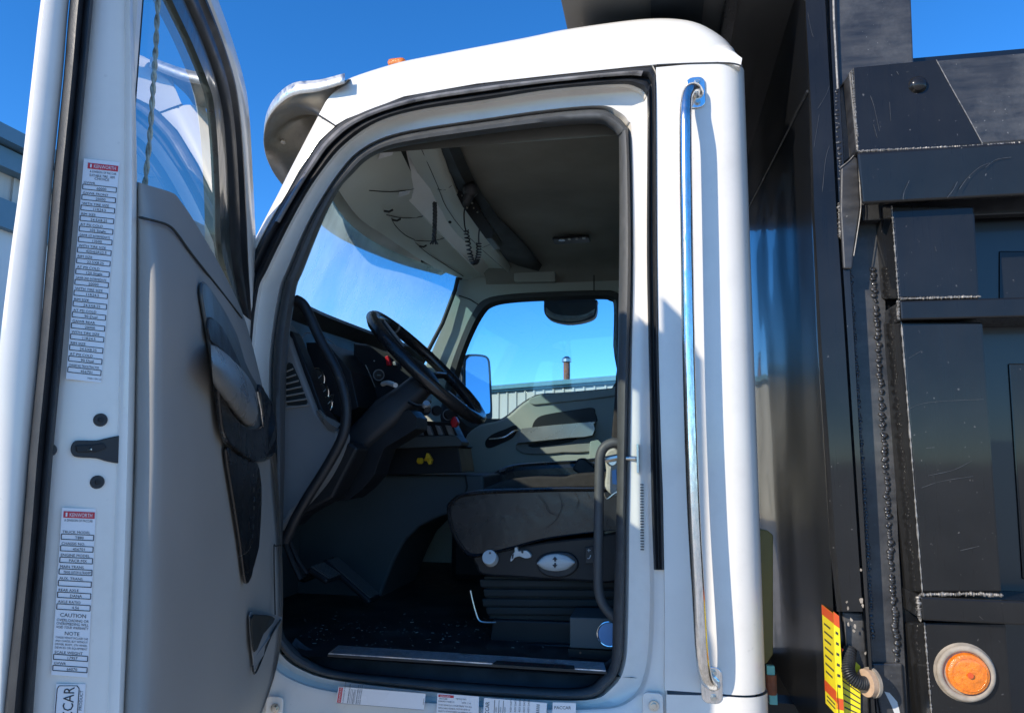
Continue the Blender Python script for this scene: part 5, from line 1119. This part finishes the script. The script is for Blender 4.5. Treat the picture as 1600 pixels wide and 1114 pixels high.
# top box rail: plate above, tube below
zr0 = P(1330, 106, -.09).z; tp = MB(); A0_ = P(1327, 108, -.09); A1_ = P(1338, 238, -.09)
tp.prism([P(1326, 114, -.09), P(1332, 106, -.09), ext(P(1332, 106, -.09)), ext(A1_), A1_], (0, .10, 0), 'dustyblack'); tpo = tp.build('top_rail_plate', side, bevel=.004)
tp = MB(); tp.prism([P(1333, 106, -.097), P(1463, 93.5, -.097), P(1537, 226, -.097), P(1340, 238, -.097)], (0, .006, 0), 'black'); tpp = tp.build('end_plate', side, bevel=.0015)
tp = MB(); a = P(1339, 239, -.155); c = P(1347, 319, -.145); tp.prism([P(1339, 237, -.10), a, c, P(1347, 322, -.10)], (ext(a).x-a.x, 0, 0), 'black'); tub = tp.build('top_rail_tube', side, bevel=.006, seg=3)
weld('rail_weld', [(1340, 237), (1400, 234), (1470, 231), (1536, 227.5), (1610, 223), (1700, 217)], -.150, .0040, .006, 'edge', .5)
weld('rail_weld', [(1331, 112), (1335, 160), (1339, 210), (1340, 236)], -.095, .004, .006, 'edge', .4)
dp('rail_end_cap', [(1310, 130), (1330, 106), (1339, 238), (1312, 262)], YB-.0, 'dustyblack', .02)
gus = dp('gusset', [(1314, 262), (1340, 240), (1345, 322), (1341, 350), (1334, 398), (1332, 420), (1318, 420), (1313, 330)], YB-.03, 'dustyblack', .012)
b = MB(); b.tube([P(q.x, q.y, YB-.032) for q in crs([(1312, 263), (1326, 252), (1338, 240), (1341, 248), (1344, 300), (1345, 325), (1340, 362), (1334, 400)], 4)], .0014, 'edge', 5); b.build('worn_edge', gus)
b = MB(); c = P(1434, 133, -.0975); b.disc(c, -YV, .0215, .002, 'black', 28, r2=.020, dome=.012); b.build('carriage_bolt', tpo, smooth=True, autosm=60)
b = MB(); b.tube([P(1463, 94, -.0975), P(1486, 136, -.0975), P(1512, 182, -.0975), P(1536, 226, -.0975)], .0012, 'edge', 5); b.build('worn_edge', tpp)
# black plate standing in for the shade below the rail
dp('rail_shade', [(1345, 318), (1700, 300), (1700, 330), (1348, 345)], -.04, 'rubber', .03)
# amber side marker
am = MB(); c = P(1507, 1050, -.1055); am.disc(c, -YV, .062, .006, 'gasket', 40, r2=.058); am.ring(c-YV*.007, -YV, .052, .007, 'gasket', 40, 10); amo = am.build('side_marker_light', T, smooth=True, autosm=50)
b = MB(); b.disc(c-YV*.006+XV*.003, -YV, .0430, .010, 'orange', 40, r2=.041, dome=.005); b.ring(c-YV*.019+XV*.003, -YV, .034, .0012, 'orange', 30, 6); b.disc(c-YV*.022+XV*.003, -YV, .006, .004, 'decalr', 10); b.build('amber_lens', amo, smooth=True, autosm=40)
# cab protector canopy
XF = PZ(880, 20, ZC).x
cp_ = MB(); cp_.box(((XF+XB+.3)/2, 1.13, ZC+.012), (XB+.3-XF, 2.36, .02), 'canopy') if False else None
M['canopy'] = mat('dusty_dark_steel', (.075, .072, .066), .6, var=.15, vscale=3, coat=.15, speck=.25, dscale=70)
cp_ = MB(); cp_.box(((XF+XB+.3)/2, 1.13, ZC+.015), (XB+.3-XF, 2.36, .022), 'canopy'); cpo = cp_.build('cab_protector', T, bevel=.003)
def rib(x0, x1, y, m): 
    a, c = PZ(x0, y, ZC), PZ(x1, y, ZC); b = MB(); b.box(((a.x+c.x)/2, 1.13, ZC-.004), (c.x-a.x, 2.3, .014), m); b.build('canopy_rib', cpo)
rib(1017, 1098, 15, 'dash'); rib(1130, 1150, 15, 'black')
dp('canopy_side_plate', [(1302, -200), (1418, -200), (1424, 0), (1428, 104), (1345, 108), (1330, 118), (1311, 140), (1304, 40)], YB-.012, 'dustyblack', .014, par=cpo)
b = MB(); b.tube([P(1300, -80, YB-.02), P(1303, 30, YB-.02), P(1309, 140, YB-.02)], .0035, 'edge', 6); b.build('worn_edge', cpo)
# fold line across the bulkhead
b = MB(); b.tube([PX(1262, 143, XB-.002), PX(1175, 314, XB-.002), PX(1150, 362, XB-.002)], .004, 'rubber', 6); b.build('fold_seam', bulk)
# warning decal on the bulkhead corner and on the post side
def decal(pp, par, flip=False):
    b = MB(); q = pp; b.add(q, [(0, 1, 2, 3)], 'decaly'); nrm = (q[1]-q[0]).cross(q[3]-q[0]).normalized()
    if nrm.dot(CAM-q[0]) < 0: nrm = -nrm
    def at(u, v, o=.0008): return (q[0].lerp(q[1], u)).lerp(q[3].lerp(q[2], u), v)+nrm*o
    return b, at
bd, at = decal([PX(1284, 944, XB-.003), PX(1302, 958, XB-.003), PX(1310, 1120, XB-.003), PX(1290, 1098, XB-.003)], bulk)
bar_(bd, at, 0, 0, 1, .1, 'decalr'); bar_(bd, at, 0, .76, 1, .87, 'decalr')
for i in range(7): bar_(bd, at, .15, .17+i*.08, .85 if i % 2 else .7, .19+i*.08, 'ink')
for i in range(2): bar_(bd, at, .15, .90+i*.04, .8, .915+i*.04, 'ink')
bd.build('warning_decal', bulk)['label'] = 'yellow and red warning decal on the front sheet'
bd, at = decal([P(1302, 955, YB-.0195), P(1311, 962, YB-.0195), P(1322, 1180, YB-.006), P(1310, 1180, YB-.006)], post)
bar_(bd, at, 0, 0, 1, .09, 'decalr'); bar_(bd, at, 0, .60, 1, .68, 'decalr')
for i in range(6): bar_(bd, at, .25, .13+i*.075, .7, .15+i*.075, 'ink')
bd.build('warning_decal', side)
bd, at = decal([P(1313, 1010, YB+.012), P(1344, 1040, YB+.012), P(1345, 1180, YB+.012), P(1318, 1180, YB+.012)], post)
for i in range(9): bar_(bd, at, .05+.02*i, .30+i*.06, .98, .315+i*.06, 'ink')
bar_(bd, at, 0, .26, 1, .275, 'ink'); bar_(bd, at, 0, .0, .18, .08, 'decalr')
for i in range(7): bar_(bd, at, .25+i*.1, .1, .28+i*.1, .22, 'ink')
bd.build('warning_decal', side)
# corrugated conduit with grommet
cpth = sm([P(1328, 1014, -.01), P(1326, 1030, -.03), P(1325, 1044, -.045), P(1330, 1057, -.055), P(1341, 1065, -.058), P(1352, 1067, -.05), P(1360, 1067, -.03)], 14)
b = MB(); b.tube(cpth, [.0155 if i % 3 else .0128 for i in range(len(cpth))], 'rubber', 16); cdt = b.build('corrugated_conduit', T, smooth=True, autosm=25)
b = MB(); gq = P(1359, 1066, -.045); b.disc(gq, Vector((-1, -.45, 0)), .030, .012, 'tan', 26); b.disc(gq+Vector((.008, .004, 0)), Vector((-1, -.45, 0)), .033, .008, 'gasket', 26); b.build('grommet', cdt, smooth=True, autosm=40)
# small things behind the cab corner
b = MB(); b.prism([P(x, y, .32) for x, y in ((1180, 825), (1200, 829), (1208, 836), (1208, 1022), (1198, 1036), (1180, 1040))], (0, .02, 0), 'amberplate'); b.build('rear_bracket_panel', T, bevel=.003)
cc = MB(); cc.box(P(1204, 1050, .2), (.02, .014, .036), 'cyan'); cc.box(P(1208, 1090, .2), (.02, .014, .03), 'cyan'); cc.disc(P(1206, 1084, .2), ZV, .014, .05, 'rust', 10); cc.tube(sm([P(1203, 1060, .2), P(1198, 1080, .2), P(1201, 1094, .2), P(1210, 1096, .2)], 4), .0022, 'rubber2', 6); cc.build('wiring_connector', T, bevel=.002)
# chips of pale dirt on the post
rnd = random.Random(3)
b = MB()
for x, y, s in ((1325, 975, 5), (1330, 968, 4), (1336, 978, 4), (1334, 985, 4), (1325, 950, 3), (1323, 940, 3), (1346, 936, 6), (1348, 945, 4), (1345, 890, 3), (1352, 1020, 4)):
    c = P(x, y, YB-.0175); k = []
    for j in range(6): a = j/6*6.283; k.append(c+Vector((math.cos(a)*s*.0008*rnd.uniform(.4, 1.3), 0, math.sin(a)*s*.0012*rnd.uniform(.4, 1.4))))
    b.prism(k, (0, -.0008, 0), 'gasket')
b.build('dried_dirt', post)

# scratches through the black paint
M['scratch'] = mat('paint_scratch', (.075, .075, .075), .5, var=.4)
def scratch(par, pts, Y, r=.0006):
    b = MB(); k = [P(q.x, q.y, Y) for q in crs(pts, 5)]; b.tube(k, [r*random.uniform(.4, 1.1) for _ in k], 'scratch', 4); b.build('scratch', par)
for pts in ([(1411, 312), (1413, 300), (1421, 282)], [(1480, 309), (1490, 296), (1496, 284)], [(1499, 296), (1512, 278), (1530, 262), (1546, 255)], [(1540, 262), (1556, 250), (1580, 246)]): scratch(tub, pts, -.156)
for pts in ([(1360, 150), (1366, 168), (1374, 205)], [(1365, 195), (1369, 210), (1371, 216)], [(1401, 112), (1404, 117)], [(1390, 160), (1392, 190)]): scratch(tpp, pts, -.098)
for pts in ([(1418, 641), (1436, 632), (1470, 627), (1537, 624)], [(1450, 743), (1490, 734), (1518, 720)], [(1440, 762), (1470, 752), (1520, 744)], [(1447, 700), (1460, 699)], [(1461, 385), (1463, 393)], [(1500, 860), (1530, 853)], [(1420, 560), (1440, 548)]): scratch(side, pts, -.1065)
for pts in ([(1278, 170), (1290, 150), (1296, 135)], [(1262, 20), (1268, 50), (1271, 58)], [(1272, 230), (1280, 180)], [(1285, 300), (1290, 250), (1296, 228)]): scratch(post, pts, YB-.0175)
for pts in ([(1560, 1000), (1563, 1003)], [(1530, 962), (1536, 968)]): scratch(side, pts, -.124)

rnd = random.Random(11); gr = MB()
for i in range(240):
    x = rnd.uniform(470, 900); y = rnd.gauss(985, 14)
    if not 940 < y < 1012: continue
    p = PZ(x, y, zf+.001); r_ = rnd.uniform(.0008, .0032)
    gr.box(p, (r_*rnd.uniform(1, 4), r_, r_*.6), 'gritm', rot=Matrix.Rotation(rnd.uniform(0, 3), 3, 'Z'))
M['gritm'] = mat('dry_grit', (.22, .19, .15), .9, var=.4, vscale=50)
tag(gr.build('floor_grit'), 'dry grit and leaf crumbs scattered over the black cab floor', 'grit', kind='stuff')

for pts in ([(838, 772), (850, 785), (858, 800), (872, 806)], [(872, 770), (878, 790), (868, 812), (852, 826)], [(896, 768), (904, 782), (900, 796)], [(916, 768), (922, 780)]):
    b = MB(); k = [PS(q.x, q.y, .222) for q in crs(pts, 5)]; b.tube(k, [.0003+.0007*math.sin(math.pi*i/(len(k)-1)) for i in range(len(k))], 'fabric', 6, flat=.6); b.build('crease', cush, smooth=True)
